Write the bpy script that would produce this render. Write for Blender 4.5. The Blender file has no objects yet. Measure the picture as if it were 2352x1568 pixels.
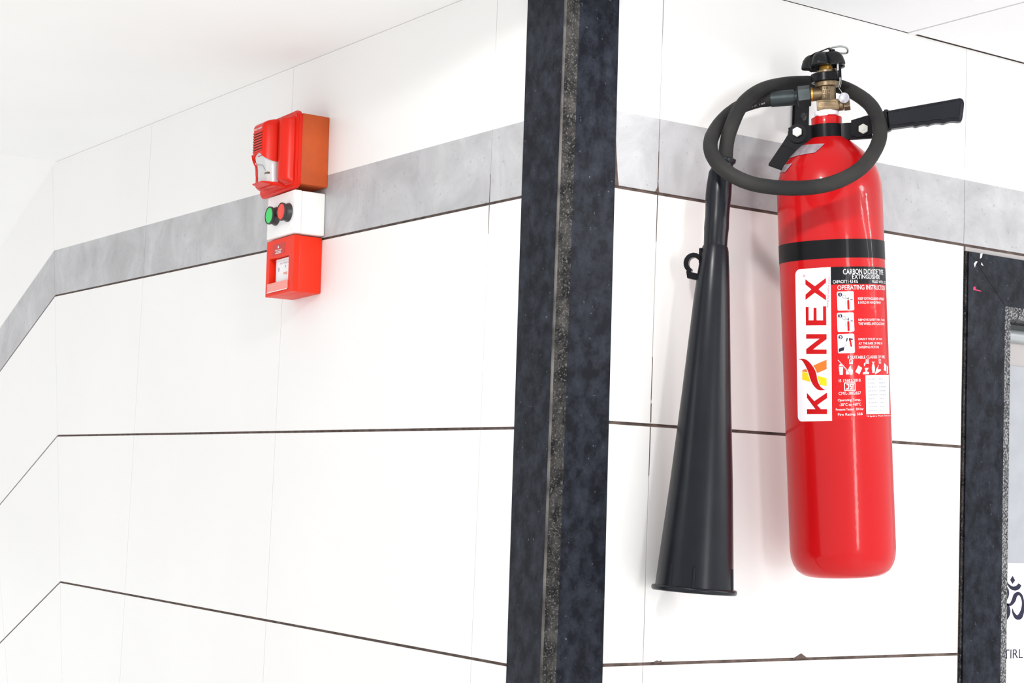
import bpy, bmesh, math, random
from mathutils import Matrix, Vector
random.seed(7)
S = bpy.context.scene
COL = S.collection
PI = math.pi

# ------------------------------------------------------------------ camera
CAM = Vector((-1.2325, -1.7026, 1.5191))
cd = bpy.data.cameras.new('camera'); cam = bpy.data.objects.new('camera', cd); COL.objects.link(cam)
cd.sensor_width = 36.0; cd.sensor_fit = 'HORIZONTAL'; cd.lens = 59.942; cd.clip_start = 0.05
cam.matrix_world = Matrix(((0.82345814, -0.08154509, -0.5614865, CAM.x),
                           (-0.56608172, -0.05124774, -0.82275461, CAM.y),
                           (0.03831668, 0.99535123, -0.08836155, CAM.z), (0, 0, 0, 1)))
S.camera = cam

# ------------------------------------------------------------------ light
S.view_settings.view_transform = 'Standard'; S.view_settings.look = 'None'
S.view_settings.exposure = 0.35; S.view_settings.gamma = 1.0; S.view_settings.use_curve_mapping = False
world = bpy.data.worlds.new('world'); S.world = world; world.use_nodes = True
bg = world.node_tree.nodes['Background']
bg.inputs['Color'].default_value = (0.97, 0.985, 1.0, 1); bg.inputs['Strength'].default_value = 1.0


def area(name, loc, size, power, aim, color=(1, 1, 1)):
    d = bpy.data.lights.new(name, 'AREA'); d.shape = 'RECTANGLE'; d.size, d.size_y = size
    d.energy = power; d.color = color
    o = bpy.data.objects.new(name, d); COL.objects.link(o); o.location = loc
    o.rotation_euler = (0, 0, 0) if aim[:2] == loc[:2] else (Vector(aim) - Vector(loc)).to_track_quat('-Z', 'Y').to_euler()
    return o


# recessed ceiling panels of the hall, narrow windows of the hall and of the corridor, a small downlight at the corner
area('ceiling_panel_lamp', (0.95, -1.25, 2.195), (0.25, 0.25), 5.0, (0.95, -1.25, 0))
area('ceiling_panel_lamp', (-1.9, 0.2, 2.185), (0.3, 0.3), 5.0, (-1.9, 0.2, 0))
area('ceiling_strip_lamp', (2.35, -1.70, 2.205), (2.4, 0.024), 24.0, (2.35, -1.70, 0)).rotation_euler = (0, 0, math.radians(-23.4))
area('ceiling_strip_lamp', (1.95, -2.12, 2.205), (2.0, 0.018), 13.0, (1.95, -2.12, 0)).rotation_euler = (0, 0, math.radians(-23.4))
area('hall_window', (-0.5, -4.4, 1.5), (0.40, 1.6), 29.0, (0.2, 0, 1.6))
sd = bpy.data.lights.new('downlight', 'SPOT'); sd.energy = 17.0; sd.spot_size = math.radians(170); sd.spot_blend = 0.05
sd.shadow_soft_size = 0.035; sd.color = (1.0, 0.985, 0.96)
so = bpy.data.objects.new('downlight', sd); COL.objects.link(so); so.location = (-0.34, -0.45, 2.200)


# ------------------------------------------------------------------ materials
def mat(name, color, rough=0.5, metal=0.0, spec=0.5, coat=0.0, noise=None, bump=None, coat_rough=0.05):
    """noise=(scale, amount, detail[, second colour]) ; bump=(scale, strength, stretch)"""
    m = bpy.data.materials.new(name); m.use_nodes = True
    nt = m.node_tree; b = nt.nodes['Principled BSDF']
    b.inputs['Base Color'].default_value = (*color, 1); b.inputs['Roughness'].default_value = rough
    b.inputs['Metallic'].default_value = metal; b.inputs['Specular IOR Level'].default_value = spec
    b.inputs['Coat Weight'].default_value = coat; b.inputs['Coat Roughness'].default_value = coat_rough
    tc = nt.nodes.new('ShaderNodeTexCoord')
    if noise:
        n = nt.nodes.new('ShaderNodeTexNoise'); n.inputs['Scale'].default_value = noise[0]; n.inputs['Detail'].default_value = noise[2]
        nt.links.new(tc.outputs['Object'], n.inputs['Vector'])
        r = nt.nodes.new('ShaderNodeValToRGB'); r.color_ramp.elements[0].position = 0.35; r.color_ramp.elements[1].position = 0.68
        c2 = noise[3] if len(noise) > 3 else tuple(min(1, c * (1 + noise[1])) for c in color)
        c1 = color if len(noise) > 3 else tuple(c * (1 - noise[1]) for c in color)
        r.color_ramp.elements[0].color = (*c1, 1); r.color_ramp.elements[1].color = (*c2, 1)
        nt.links.new(n.outputs['Fac'], r.inputs['Fac']); nt.links.new(r.outputs['Color'], b.inputs['Base Color'])
    if bump:
        mp = nt.nodes.new('ShaderNodeMapping'); mp.inputs['Scale'].default_value = bump[2]
        n2 = nt.nodes.new('ShaderNodeTexNoise'); n2.inputs['Scale'].default_value = bump[0]; n2.inputs['Detail'].default_value = 4
        bp = nt.nodes.new('ShaderNodeBump'); bp.inputs['Strength'].default_value = bump[1]; bp.inputs['Distance'].default_value = 0.001
        nt.links.new(tc.outputs['Object'], mp.inputs['Vector']); nt.links.new(mp.outputs['Vector'], n2.inputs['Vector'])
        nt.links.new(n2.outputs['Fac'], bp.inputs['Height']); nt.links.new(bp.outputs['Normal'], b.inputs['Normal'])
        if coat: nt.links.new(bp.outputs['Normal'], b.inputs['Coat Normal'])
    return m


def granite(name, base, streak, speck, speck_pos, rough, scale):
    m = bpy.data.materials.new(name); m.use_nodes = True
    nt = m.node_tree; b = nt.nodes['Principled BSDF']; L = nt.links.new
    b.inputs['Roughness'].default_value = rough; b.inputs['Specular IOR Level'].default_value = 0.11
    tc = nt.nodes.new('ShaderNodeTexCoord')
    n1 = nt.nodes.new('ShaderNodeTexNoise'); n1.inputs['Scale'].default_value = 55; n1.inputs['Detail'].default_value = 8; n1.inputs['Roughness'].default_value = 0.7
    mp = nt.nodes.new('ShaderNodeMapping'); mp.inputs['Scale'].default_value = (1, 1, 0.8)
    L(tc.outputs['Object'], mp.inputs['Vector']); L(mp.outputs['Vector'], n1.inputs['Vector'])
    r1 = nt.nodes.new('ShaderNodeValToRGB'); r1.color_ramp.elements[0].position = 0.4; r1.color_ramp.elements[1].position = 0.75
    r1.color_ramp.elements[0].color = (*base, 1); r1.color_ramp.elements[1].color = (*streak, 1)
    L(n1.outputs['Fac'], r1.inputs['Fac'])
    n2 = nt.nodes.new('ShaderNodeTexNoise'); n2.inputs['Scale'].default_value = scale; n2.inputs['Detail'].default_value = 3
    L(tc.outputs['Object'], n2.inputs['Vector'])
    r2 = nt.nodes.new('ShaderNodeValToRGB'); r2.color_ramp.elements[0].position = speck_pos; r2.color_ramp.elements[1].position = min(1.0, speck_pos + 0.07)
    r2.color_ramp.elements[0].color = (0, 0, 0, 1); r2.color_ramp.elements[1].color = (1, 1, 1, 1)
    L(n2.outputs['Fac'], r2.inputs['Fac'])
    mx = nt.nodes.new('ShaderNodeMix'); mx.data_type = 'RGBA'
    L(r2.outputs['Color'], mx.inputs['Factor']); L(r1.outputs['Color'], mx.inputs['A']); mx.inputs['B'].default_value = (*speck, 1)
    L(mx.outputs['Result'], b.inputs['Base Color'])
    bp = nt.nodes.new('ShaderNodeBump'); bp.inputs['Strength'].default_value = 0.12 if rough < 0.5 else 0.6; bp.inputs['Distance'].default_value = 0.0006
    L(n2.outputs['Fac'], bp.inputs['Height']); L(bp.outputs['Normal'], b.inputs['Normal'])
    return m


M = {}
M['tile'] = mat('white_tile', (0.86, 0.85, 0.835), 0.32, spec=0.5, noise=(3, 0.012, 3))
M['grout'] = mat('brown_grout', (0.115, 0.080, 0.068), 0.95, noise=(60, 0.4, 4))
M['plaster'] = mat('white_plaster', (0.93, 0.925, 0.91), 0.8, noise=(4, 0.01, 3))
M['panel'] = mat('ceiling_board', (0.915, 0.925, 0.94), 0.75, noise=(6, 0.01, 3))
M['void'] = mat('ceiling_void', (0.05, 0.05, 0.055), 0.9)
M['floor'] = mat('floor_stone', (0.88, 0.87, 0.85), 0.35, noise=(5, 0.03, 6))
M['granite'] = granite('black_granite', (0.0050, 0.0056, 0.0095), (0.030, 0.036, 0.050), (0.11, 0.13, 0.155), 0.70, 0.34, 190)
M['granite_rough'] = granite('sawn_granite_edge', (0.012, 0.012, 0.013), (0.085, 0.080, 0.075), (0.105, 0.10, 0.095), 0.56, 0.85, 420)
M['granite_pale'] = granite('pale_sawn_granite_edge', (0.030, 0.030, 0.033), (0.16, 0.16, 0.165), (0.30, 0.295, 0.30), 0.50, 0.85, 330)
M['arris'] = mat('mottled_granite_arris', (0.045, 0.042, 0.040), 0.7, spec=0.2, noise=(22, 0, 6, (0.19, 0.175, 0.165)))
M['red'] = mat('red_enamel', (0.50, 0.004, 0.006), 0.30, spec=0.15, coat=0.32, noise=(2.5, 0.06, 3), coat_rough=0.025, bump=(420, 0.06, (1, 1, 0.5)))
M['label_red'] = mat('red_label_film', (0.55, 0.004, 0.006), 0.35, spec=0.12, coat=0.36, bump=(300, 0.16, (1, 1, 0.5)), coat_rough=0.03)
M['label_white'] = mat('white_label_film', (0.86, 0.83, 0.87), 0.35, spec=0.3, coat=0.2)
M['label_black'] = mat('black_label_film', (0.005, 0.006, 0.008), 0.35, spec=0.1, coat=0.2, bump=(260, 0.35, (1, 1, 0.35)))
M['print_white'] = mat('white_print', (0.88, 0.84, 0.86), 0.5, spec=0.15)
M['print_red'] = mat('red_print', (0.50, 0.005, 0.007), 0.45, spec=0.15)
M['print_orange'] = mat('orange_print', (0.93, 0.18, 0.025), 0.45, spec=0.15)
M['print_yellow'] = mat('yellow_print', (0.92, 0.60, 0.015), 0.45, spec=0.15)
M['print_black'] = mat('black_print', (0.02, 0.02, 0.045), 0.5, spec=0.15)
M['print_grey'] = mat('faded_print', (0.40, 0.42, 0.46), 0.6, spec=0.15)
M['print_pink'] = mat('magenta_print', (0.75, 0.06, 0.16), 0.6, spec=0.15)
M['paper'] = mat('white_paper', (0.87, 0.87, 0.88), 0.6)
M['band'] = mat('black_tape', (0.005, 0.005, 0.006), 0.34, spec=0.12, coat=0.06)
M['plastic'] = mat('black_horn_plastic', (0.008, 0.009, 0.013), 0.29, spec=0.24, noise=(25, 0.15, 4), bump=(900, 0.05, (1, 1, 1)))
M['rubber'] = mat('dusty_black_rubber', (0.016, 0.016, 0.017), 0.62, spec=0.16, noise=(14, 0, 5, (0.033, 0.032, 0.030)), bump=(500, 0.12, (1, 1, 1)))
M['steel_black'] = mat('black_painted_steel', (0.006, 0.006, 0.008), 0.30, spec=0.12, noise=(30, 0.2, 3))
M['knob'] = mat('black_bakelite', (0.008, 0.009, 0.011), 0.34, spec=0.18, noise=(40, 0, 4, (0.022, 0.022, 0.020)))
M['fitting'] = mat('zinc_fitting', (0.040, 0.050, 0.053), 0.42, spec=0.3, metal=0.5, noise=(40, 0.25, 4))
M['bolt'] = mat('bright_bolt', (0.50, 0.49, 0.45), 0.35, metal=0.3)
M['brass'] = mat('dull_brass', (0.20, 0.145, 0.085), 0.42, metal=0.75, noise=(60, 0.35, 4))
M['brass_bright'] = mat('bright_brass', (0.80, 0.42, 0.08), 0.28, metal=0.85)
M['tape'] = mat('white_thread_tape', (0.86, 0.83, 0.86), 0.7)
M['silver'] = mat('silver_sticker', (0.36, 0.30, 0.335), 0.45, metal=0.2, noise=(120, 0.25, 4))
M['pin'] = mat('zinc_pin', (0.42, 0.44, 0.44), 0.35, metal=0.8)
M['seal'] = mat('clear_seal', (0.46, 0.45, 0.50), 0.25, noise=(160, 0.3, 3))
M['alarm_red'] = mat('red_abs', (0.70, 0.016, 0.005), 0.30, spec=0.25, noise=(20, 0.04, 3))
M['dust_red'] = mat('red_abs_call_point', (0.80, 0.030, 0.008), 0.42, spec=0.25, noise=(20, 0.03, 3))
M['orange'] = mat('orange_brown_paint', (0.50, 0.082, 0.016), 0.55, spec=0.3, noise=(16, 0.12, 5))
M['dark'] = mat('dark_slot', (0.02, 0.006, 0.006), 0.7)  # near-black, also stands in for the shade inside slots
M['abs_white'] = mat('white_abs', (0.88, 0.87, 0.85), 0.35)
M['lens'] = mat('clear_strobe_lens', (0.60, 0.605, 0.61), 0.12, coat=0.5)
M['lens_grey'] = mat('strobe_reflector', (0.45, 0.46, 0.47), 0.2, metal=0.5)
M['bezel'] = mat('black_bezel', (0.03, 0.028, 0.03), 0.4)
M['green'] = mat('green_button', (0.03, 0.62, 0.13), 0.4)
M['red_btn'] = mat('red_button', (0.86, 0.045, 0.025), 0.4)
M['maroon'] = mat('maroon_sticker', (0.52, 0.020, 0.016), 0.4)
M['frost'] = mat('frosted_flap', (0.86, 0.30, 0.26), 0.35)
M['alu'] = mat('aluminium_rail', (0.40, 0.42, 0.43), 0.35, metal=0.3)
M['shadow_box'] = mat('grey_gap_shade', (0.20, 0.215, 0.215), 0.6)
M['strip'] = mat('taupe_strip', (0.42, 0.39, 0.385), 0.55)
M['door_panel'] = mat('frosted_door_panel', (0.37, 0.38, 0.41), 0.4, noise=(30, 0.05, 3))


def concrete(name):
    m = bpy.data.materials.new(name); m.use_nodes = True
    nt = m.node_tree; b = nt.nodes['Principled BSDF']; L = nt.links.new
    b.inputs['Roughness'].default_value = 0.38
    tc = nt.nodes.new('ShaderNodeTexCoord')
    n1 = nt.nodes.new('ShaderNodeTexNoise'); n1.inputs['Scale'].default_value = 11; n1.inputs['Detail'].default_value = 9; n1.inputs['Roughness'].default_value = 0.66; n1.inputs['Distortion'].default_value = 0.6
    L(tc.outputs['Object'], n1.inputs['Vector'])
    r1 = nt.nodes.new('ShaderNodeValToRGB')
    for i, (p, c) in enumerate([(0.30, (0.37, 0.367, 0.379)), (0.52, (0.47, 0.469, 0.483)), (0.72, (0.57, 0.57, 0.585))]):
        e = r1.color_ramp.elements[i] if i < 2 else r1.color_ramp.elements.new(p)
        e.position = p; e.color = (*c, 1)
    L(n1.outputs['Fac'], r1.inputs['Fac'])
    n2 = nt.nodes.new('ShaderNodeTexNoise'); n2.inputs['Scale'].default_value = 120; n2.inputs['Detail'].default_value = 3
    L(tc.outputs['Object'], n2.inputs['Vector'])
    r2 = nt.nodes.new('ShaderNodeValToRGB'); r2.color_ramp.elements[0].position = 0.30; r2.color_ramp.elements[1].position = 0.36
    r2.color_ramp.elements[0].color = (0.78, 0.78, 0.81, 1); r2.color_ramp.elements[1].color = (1, 1, 1, 1)
    L(n2.outputs['Fac'], r2.inputs['Fac'])
    mx = nt.nodes.new('ShaderNodeMix'); mx.data_type = 'RGBA'; mx.blend_type = 'MULTIPLY'; mx.inputs['Factor'].default_value = 1
    L(r1.outputs['Color'], mx.inputs['A']); L(r2.outputs['Color'], mx.inputs['B']); L(mx.outputs['Result'], b.inputs['Base Color'])
    return m


M['concrete'] = concrete('grey_concrete_tile')


# ------------------------------------------------------------------ mesh helpers
def link(name, me, m, parent=None, label=None):
    o = bpy.data.objects.new(name, me); COL.objects.link(o)
    if m: me.materials.append(M[m])
    if parent: o.parent = parent
    if label: o['label'] = label
    return o


def obj(name, bm, m, parent=None, label=None, smooth=False, angle=35):
    bmesh.ops.recalc_face_normals(bm, faces=bm.faces)
    me = bpy.data.meshes.new(name)
    if smooth:
        ca = math.cos(math.radians(angle))
        for f in bm.faces: f.smooth = True
        for e in bm.edges:
            if len(e.link_faces) == 2 and e.link_faces[0].normal.dot(e.link_faces[1].normal) < ca: e.smooth = False
    bm.to_mesh(me); bm.free()
    return link(name, me, m, parent, label)


def tag(o, label, cat=None, group=None, kind=None):
    o['label'] = label
    if cat: o['category'] = cat
    if group: o['group'] = group
    if kind: o['kind'] = kind
    return o


def empty(name, mw):
    o = bpy.data.objects.new(name, None); COL.objects.link(o); o.matrix_world = mw; o.empty_display_size = 0.05
    return o


def box(bm, x0, x1, y0, y1, z0, z1, bev=0.0, seg=2):
    vs = [bm.verts.new((x, y, z)) for x in (x0, x1) for y in (y0, y1) for z in (z0, z1)]
    fs = [bm.faces.new([vs[i] for i in q]) for q in ((0, 1, 3, 2), (4, 6, 7, 5), (0, 4, 5, 1), (2, 3, 7, 6), (0, 2, 6, 4), (1, 5, 7, 3))]
    if bev:
        es = list({e for f in fs for e in f.edges})
        bmesh.ops.bevel(bm, geom=es, offset=bev, segments=seg, affect='EDGES', profile=0.5)


def bxo(name, dims, m, parent=None, bev=0.0, label=None, seg=2):
    bm = bmesh.new(); box(bm, *dims, bev=bev, seg=seg)
    return obj(name, bm, m, parent, label, smooth=bev > 0)


def prism(bm, poly, fn, d0, d1, bev=0.0, seg=2):
    """extrude a 2-D polygon from depth d0 (front) to d1; fn(a, b, d) -> xyz"""
    n = len(poly)
    f0 = [bm.verts.new(fn(a, b, d0)) for a, b in poly]; f1 = [bm.verts.new(fn(a, b, d1)) for a, b in poly]
    F = [bm.faces.new(f0), bm.faces.new(f1[::-1])] + [bm.faces.new([f0[i], f1[i], f1[(i + 1) % n], f0[(i + 1) % n]]) for i in range(n)]
    if bev:
        bmesh.ops.recalc_face_normals(bm, faces=F)
        bmesh.ops.bevel(bm, geom=list({e for e in F[0].edges} | {e for e in F[1].edges}), offset=bev, segments=seg, affect='EDGES')


def lathe(bm, prof, seg=64, fn=lambda x, y, z: (x, y, z), close=True):
    rings = []
    for r, z in prof:
        if r < 1e-6: rings.append([bm.verts.new(fn(0, 0, z))])
        else: rings.append([bm.verts.new(fn(r * math.cos(2 * PI * i / seg), r * math.sin(2 * PI * i / seg), z)) for i in range(seg)])
    for A, B in zip(rings, rings[1:]):
        if len(A) == 1 and len(B) == 1: continue
        for i in range(seg):
            j = (i + 1) % seg
            if len(A) == 1: bm.faces.new([A[0], B[i], B[j]])
            elif len(B) == 1: bm.faces.new([A[i], B[0], A[j]])
            else: bm.faces.new([A[i], B[i], B[j], A[j]])


def catmull(pts, k):
    out = []
    P = [Vector(p) for p in pts]; P = [P[0] * 2 - P[1]] + P + [P[-1] * 2 - P[-2]]
    for i in range(1, len(P) - 2):
        for j in range(k):
            t = j / k; a, b, c, d = P[i - 1:i + 3]
            out.append(0.5 * (2 * b + (c - a) * t + (2 * a - 5 * b + 4 * c - d) * t * t + (3 * b - a - 3 * c + d) * t ** 3))
    out.append(P[-2]); return out


def tube(bm, pts, rad, seg=16, cap=True):
    """rad: number or list; parallel-transport frame"""
    P = [Vector(p) for p in pts]; n = len(P)
    T = [(P[min(i + 1, n - 1)] - P[max(i - 1, 0)]).normalized() for i in range(n)]
    up = Vector((0, 0, 1)) if abs(T[0].z) < 0.9 else Vector((1, 0, 0))
    N = (up - T[0] * up.dot(T[0])).normalized(); rings = []
    for i in range(n):
        N = (N - T[i] * N.dot(T[i])).normalized(); B = T[i].cross(N)
        r = rad[i] if isinstance(rad, (list, tuple)) else rad
        rings.append([bm.verts.new(P[i] + (N * math.cos(2 * PI * k / seg) + B * math.sin(2 * PI * k / seg)) * r) for k in range(seg)])
    for A, B in zip(rings, rings[1:]):
        for k in range(seg): bm.faces.new([A[k], A[(k + 1) % seg], B[(k + 1) % seg], B[k]])
    if cap: bm.faces.new(rings[0][::-1]); bm.faces.new(rings[-1])


def cyl_between(bm, a, b, r, seg=20, bev=0.0):
    tube(bm, [a, b], r, seg)
    if bev:
        ends = [f for f in bm.faces if len(f.verts) == seg]
        bmesh.ops.bevel(bm, geom=list({e for f in ends for e in f.edges}), offset=bev, segments=2, affect='EDGES')


def rrect(x0, x1, z0, z1, r, n=5):
    out = []
    for cx, cz, a0 in ((x1 - r, z1 - r, 0), (x0 + r, z1 - r, 90), (x0 + r, z0 + r, 180), (x1 - r, z0 + r, 270)):
        for i in range(n + 1):
            a = math.radians(a0 + 90 * i / n); out.append((cx + r * math.cos(a), cz + r * math.sin(a)))
    return out


def circle(cx, cz, r, n=20, rz=None):
    return [(cx + r * math.cos(2 * PI * i / n), cz + (rz or r) * math.sin(2 * PI * i / n)) for i in range(n)]


def ribbon(pts, widths):
    """2-D stroke outline with varying width"""
    k = 6
    C = catmull([(p[0], p[1], 0) for p in pts], k); n = len(C); W = []
    for i in range(n):
        t = i / k; a = min(int(t), len(widths) - 2); W.append(widths[a] + (widths[a + 1] - widths[a]) * (t - a))
    A, B = [], []
    for i in range(n):
        d = (C[min(i + 1, n - 1)] - C[max(i - 1, 0)]).normalized(); q = Vector((-d.y, d.x, 0)) * W[i] / 2
        A.append((C[i] + q)[:2]); B.append((C[i] - q)[:2])
    return [[A[i], A[i + 1], B[i + 1], B[i]] for i in range(n - 1)]


_tc = {}


def text2d(s, bold=0.012):
    """outline letters as a flat mesh, normalised to the unit box"""
    if (s, bold) in _tc: return _tc[(s, bold)]
    c = bpy.data.curves.new('t', 'FONT'); c.body = s; c.offset = bold; c.resolution_u = 3; c.fill_mode = 'FRONT'
    o = bpy.data.objects.new('t', c); COL.objects.link(o); bpy.context.view_layer.update()
    me = bpy.data.meshes.new_from_object(o.evaluated_get(bpy.context.evaluated_depsgraph_get()))
    V = [(v.co.x, v.co.y) for v in me.vertices]; F = [tuple(p.vertices) for p in me.polygons]
    bpy.data.objects.remove(o); bpy.data.curves.remove(c); bpy.data.meshes.remove(me)
    x0 = min(v[0] for v in V); x1 = max(v[0] for v in V); y0 = min(v[1] for v in V); y1 = max(v[1] for v in V)
    V = [((x - x0) / (x1 - x0), (y - y0) / (y1 - y0)) for x, y in V]
    _tc[(s, bold)] = (V, F); return V, F


def flat(bm, polys, fn):
    for p in polys:
        f = bm.faces.new([bm.verts.new(fn(a, b)) for a, b in p])
        f.normal_update()
        if len(p) > 4: bmesh.ops.triangulate(bm, faces=[f])


def add_text(bm, s, x0, x1, z1, z0, fn, bold=0.012):
    V, F = text2d(s, bold)
    vs = [bm.verts.new(fn(x0 + (x1 - x0) * a, z0 + (z1 - z0) * b)) for a, b in V]
    for f in F: bm.faces.new([vs[i] for i in f])


def inset(poly, offs):
    """move every edge of a counter-clockwise convex polygon inwards by its own offset"""
    n = len(poly); Ls = []
    for i in range(n):
        p = Vector(poly[i]); q = Vector(poly[(i + 1) % n]); d = (q - p).normalized(); Ls.append((p + Vector((-d.y, d.x)) * offs[i], d))
    out = []
    for i in range(n):
        p, d = Ls[i - 1]; q, e = Ls[i]
        den = d.x * e.y - d.y * e.x; t = ((q - p).x * e.y - (q - p).y * e.x) / den
        out.append(tuple(p + d * t))
    return out


LW = lambda a, b, d: (d, a, b)       # left wall plane x=0 : (y, z, depth into wall)
RW = lambda a, b, d: (a, d, b)       # right wall plane y=0 : (x, z, depth into wall)
TH = 0.007


def tile(wall, poly, fn, m, gh=0.0019, gv=0.0004, offs=None, name='tile'):
    n = len(poly); area2 = sum(poly[i][0] * poly[(i + 1) % n][1] - poly[(i + 1) % n][0] * poly[i][1] for i in range(n))
    if area2 < 0: poly = poly[::-1]
    if offs is None:
        offs = [gh if abs(poly[i][1] - poly[(i + 1) % n][1]) < abs(poly[i][0] - poly[(i + 1) % n][0]) else gv for i in range(n)]
    bm = bmesh.new(); prism(bm, inset(poly, offs), fn, 0.0, TH)
    bmesh.ops.recalc_face_normals(bm, faces=bm.faces)
    return obj(name, bm, m, wall)


# ------------------------------------------------------------------ setting: floor, walls, ceilings
bm = bmesh.new(); box(bm, -3.5, 3.5, -5.0, -0.0, -0.1, 0.0); box(bm, -3.5, 0.0, 0.0, 1.75, -0.1, 0.0)
tag(obj('floor', bm, 'floor'), 'pale stone floor of the hall below the tiled walls', 'floor', kind='structure')

bm = bmesh.new(); box(bm, 0.0022, 0.12, 0.004, 4.2, -1.6, 2.35)
wl = tag(obj('wall_left', bm, 'grout'), 'white tiled wall with grey band descending along the stairs, left of granite corner', 'wall', kind='structure')
bm = bmesh.new()
box(bm, 0.12, 0.76, 0.0018, 0.12, 0.0, 2.35); box(bm, 0.76, 1.60, 0.0018, 0.12, 1.86, 2.35); box(bm, 1.60, 3.4, 0.0018, 0.12, 0.0, 2.35)
box(bm, 0.004, 0.12, 0.0018, 0.004, 0.0, 2.35)
wr = tag(obj('wall_right', bm, 'grout'), 'white tiled wall with grey band behind the extinguisher, right of granite corner', 'wall', kind='structure')

# left wall: level courses up to the kink, then courses running down with the stairs
CE_L = 2.197; Zs = [CE_L, 2.000, 1.9003, 1.6016, 1.3033, 1.005, 0.707, 0.409, 0.111]
edge_l = lambda z: 0.0818 + (z - 1.28) * 0.0109
kink = lambda z: 1.7710 + 0.2303 * (z - 1.6018)
cols = [None, 0.1690, 0.7643, 1.3543, None]
DS = Vector((0.9150, -0.4035)).normalized(); J0 = Vector((2.0273, 1.1606))
for r in range(len(Zs) - 1):
    zt, zb = Zs[r], Zs[r + 1]; m = 'concrete' if r == 1 else 'tile'; nm = 'band_tile' if r == 1 else 'tile'
    gt = 0.0019 if r >= 2 else (0.0005 if r == 0 else 0.0); gb = 0.0 if r == 0 else 0.0019
    for c in range(4):
        yl = [edge_l(z) + 0.0016 for z in (zt, zb)] if c == 0 else [cols[c]] * 2
        yr = [kink(z) for z in (zt, zb)] if c == 3 else [cols[c + 1]] * 2
        tile(wl, [(yl[1], zb), (yr[1], zb), (yr[0], zt), (yl[0], zt)], LW, m, offs=[gb, 0.0004, gt, 0.0004], name=nm)
    Kt, Kb = Vector((kink(zt), zt)), Vector((kink(zb), zb))
    ts = [0, None, None, None]
    tt = (J0 - Kt).dot(DS); tb = (J0 - Kb).dot(DS)
    for k in range(3):
        a = (0.0, 0.0) if k == 0 else (tt + 0.6 * (k - 1), tb + 0.6 * (k - 1)); b = (tt + 0.6 * k, tb + 0.6 * k)
        q = [Kb + DS * a[1], Kb + DS * b[1], Kt + DS * b[0], Kt + DS * a[0]]
        tile(wl, [tuple(v) for v in q], LW, m, offs=[gb, 0.0004, gt, 0.0004], name=nm)

# right wall
CE_R = 2.2108; Zr = [CE_R, 2.0110, 1.9126, 1.6123, 1.3100, 1.008, 0.706, 0.404, 0.102]
edge_r = lambda z: 0.0821 - (z - 1.29) * 0.0105
for r in range(len(Zr) - 1):
    zt, zb = Zr[r], Zr[r + 1]; m = 'concrete' if r == 1 else 'tile'; nm = 'band_tile' if r == 1 else 'tile'
    gt = 0.0021 if r >= 2 else 0.0; gb = 0.0 if r == 0 else 0.0021
    e = [edge_r(z) + (0.0016 if r < 3 else 0.0010) for z in (zt, zb)]
    tile(wr, [(e[1], zb), (0.1490, zb), (0.1490, zt), (e[0], zt)], RW, m, offs=[gb, 0.0007, gt, 0.0], name=nm)
    tile(wr, [(0.1490, zb), (0.7375, zb), (0.7375, zt), (0.1490, zt)], RW, m, offs=[gb, 0.0004, gt, 0.0007], name=nm)
    spans = [(0.7375, 1.334), (1.334, 1.93), (1.93, 2.53), (2.53, 3.13)] if r < 2 else [(1.605, 1.93), (1.93, 2.53), (2.53, 3.13)]
    for a, b in spans: tile(wr, [(a, zb), (b, zb), (b, zt), (a, zt)], RW, m, offs=[gb, 0.0004, gt, 0.0004], name=nm)
# mortar smears and chips along the joints
bm = bmesh.new()
prism(bm, [(0.407, 1.3105), (0.440, 1.3105), (0.433, 1.3125), (0.4235, 1.3178), (0.416, 1.3145)], RW, -0.0004, 0.003)
obj('mortar_smear', bm, 'grout', wr)
bm = bmesh.new()
prism(bm, [(0.165, 1.3105), (0.180, 1.3105), (0.1785, 1.3142), (0.1745, 1.3132), (0.172, 1.3142), (0.1675, 1.313)], RW, -0.0004, 0.003)
obj('mortar_smear', bm, 'grout', wr)
bm = bmesh.new()
prism(bm, [(0.1440, 1.9142), (0.1515, 1.9135), (0.1502, 1.920), (0.1493, 1.9285), (0.1480, 1.9205), (0.1462, 1.917)], RW, -0.0004, 0.003)
obj('mortar_smear', bm, 'grout', wr)
bm = bmesh.new()
prism(bm, [(0.0775, 1.9142), (0.0850, 1.9142), (0.0835, 1.921), (0.0822, 1.930), (0.0775, 1.975), (0.0762, 1.995), (0.0755, 1.93)], RW, -0.0004, 0.003)
obj('mortar_smear', bm, 'grout', wr)
bm = bmesh.new()
prism(bm, [(0.1484, 1.616), (0.1500, 1.616), (0.1497, 1.640), (0.1487, 1.640)], RW, -0.0003, 0.003)
obj('mortar_smear', bm, 'grout', wr)

for wall, fn, p in ((wr, RW, [(0.1484, 1.5480), (0.1493, 1.5480), (0.1497, 1.610), (0.1485, 1.610)]), (wr, RW, [(0.1486, 1.9300), (0.1496, 1.9300), (0.1493, 1.9680), (0.1488, 1.9680)]), (wr, RW, [(0.1487, 1.8500), (0.1493, 1.8500), (0.1498, 1.911), (0.1484, 1.911)]),
                    (wr, RW, [(0.1487, 1.6450), (0.1492, 1.6450), (0.1492, 1.7000), (0.1489, 1.7000)]), (wl, LW, [(0.1683, 1.9015), (0.1697, 1.9015), (0.1694, 1.9400), (0.1687, 1.9400)]), (wl, LW, [(0.1686, 1.8600), (0.1693, 1.8600), (0.1697, 1.8990), (0.1683, 1.8990)])):
    bm = bmesh.new(); prism(bm, p, fn, -0.0003, 0.003); obj('mortar_smear', bm, 'grout', wall)

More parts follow.
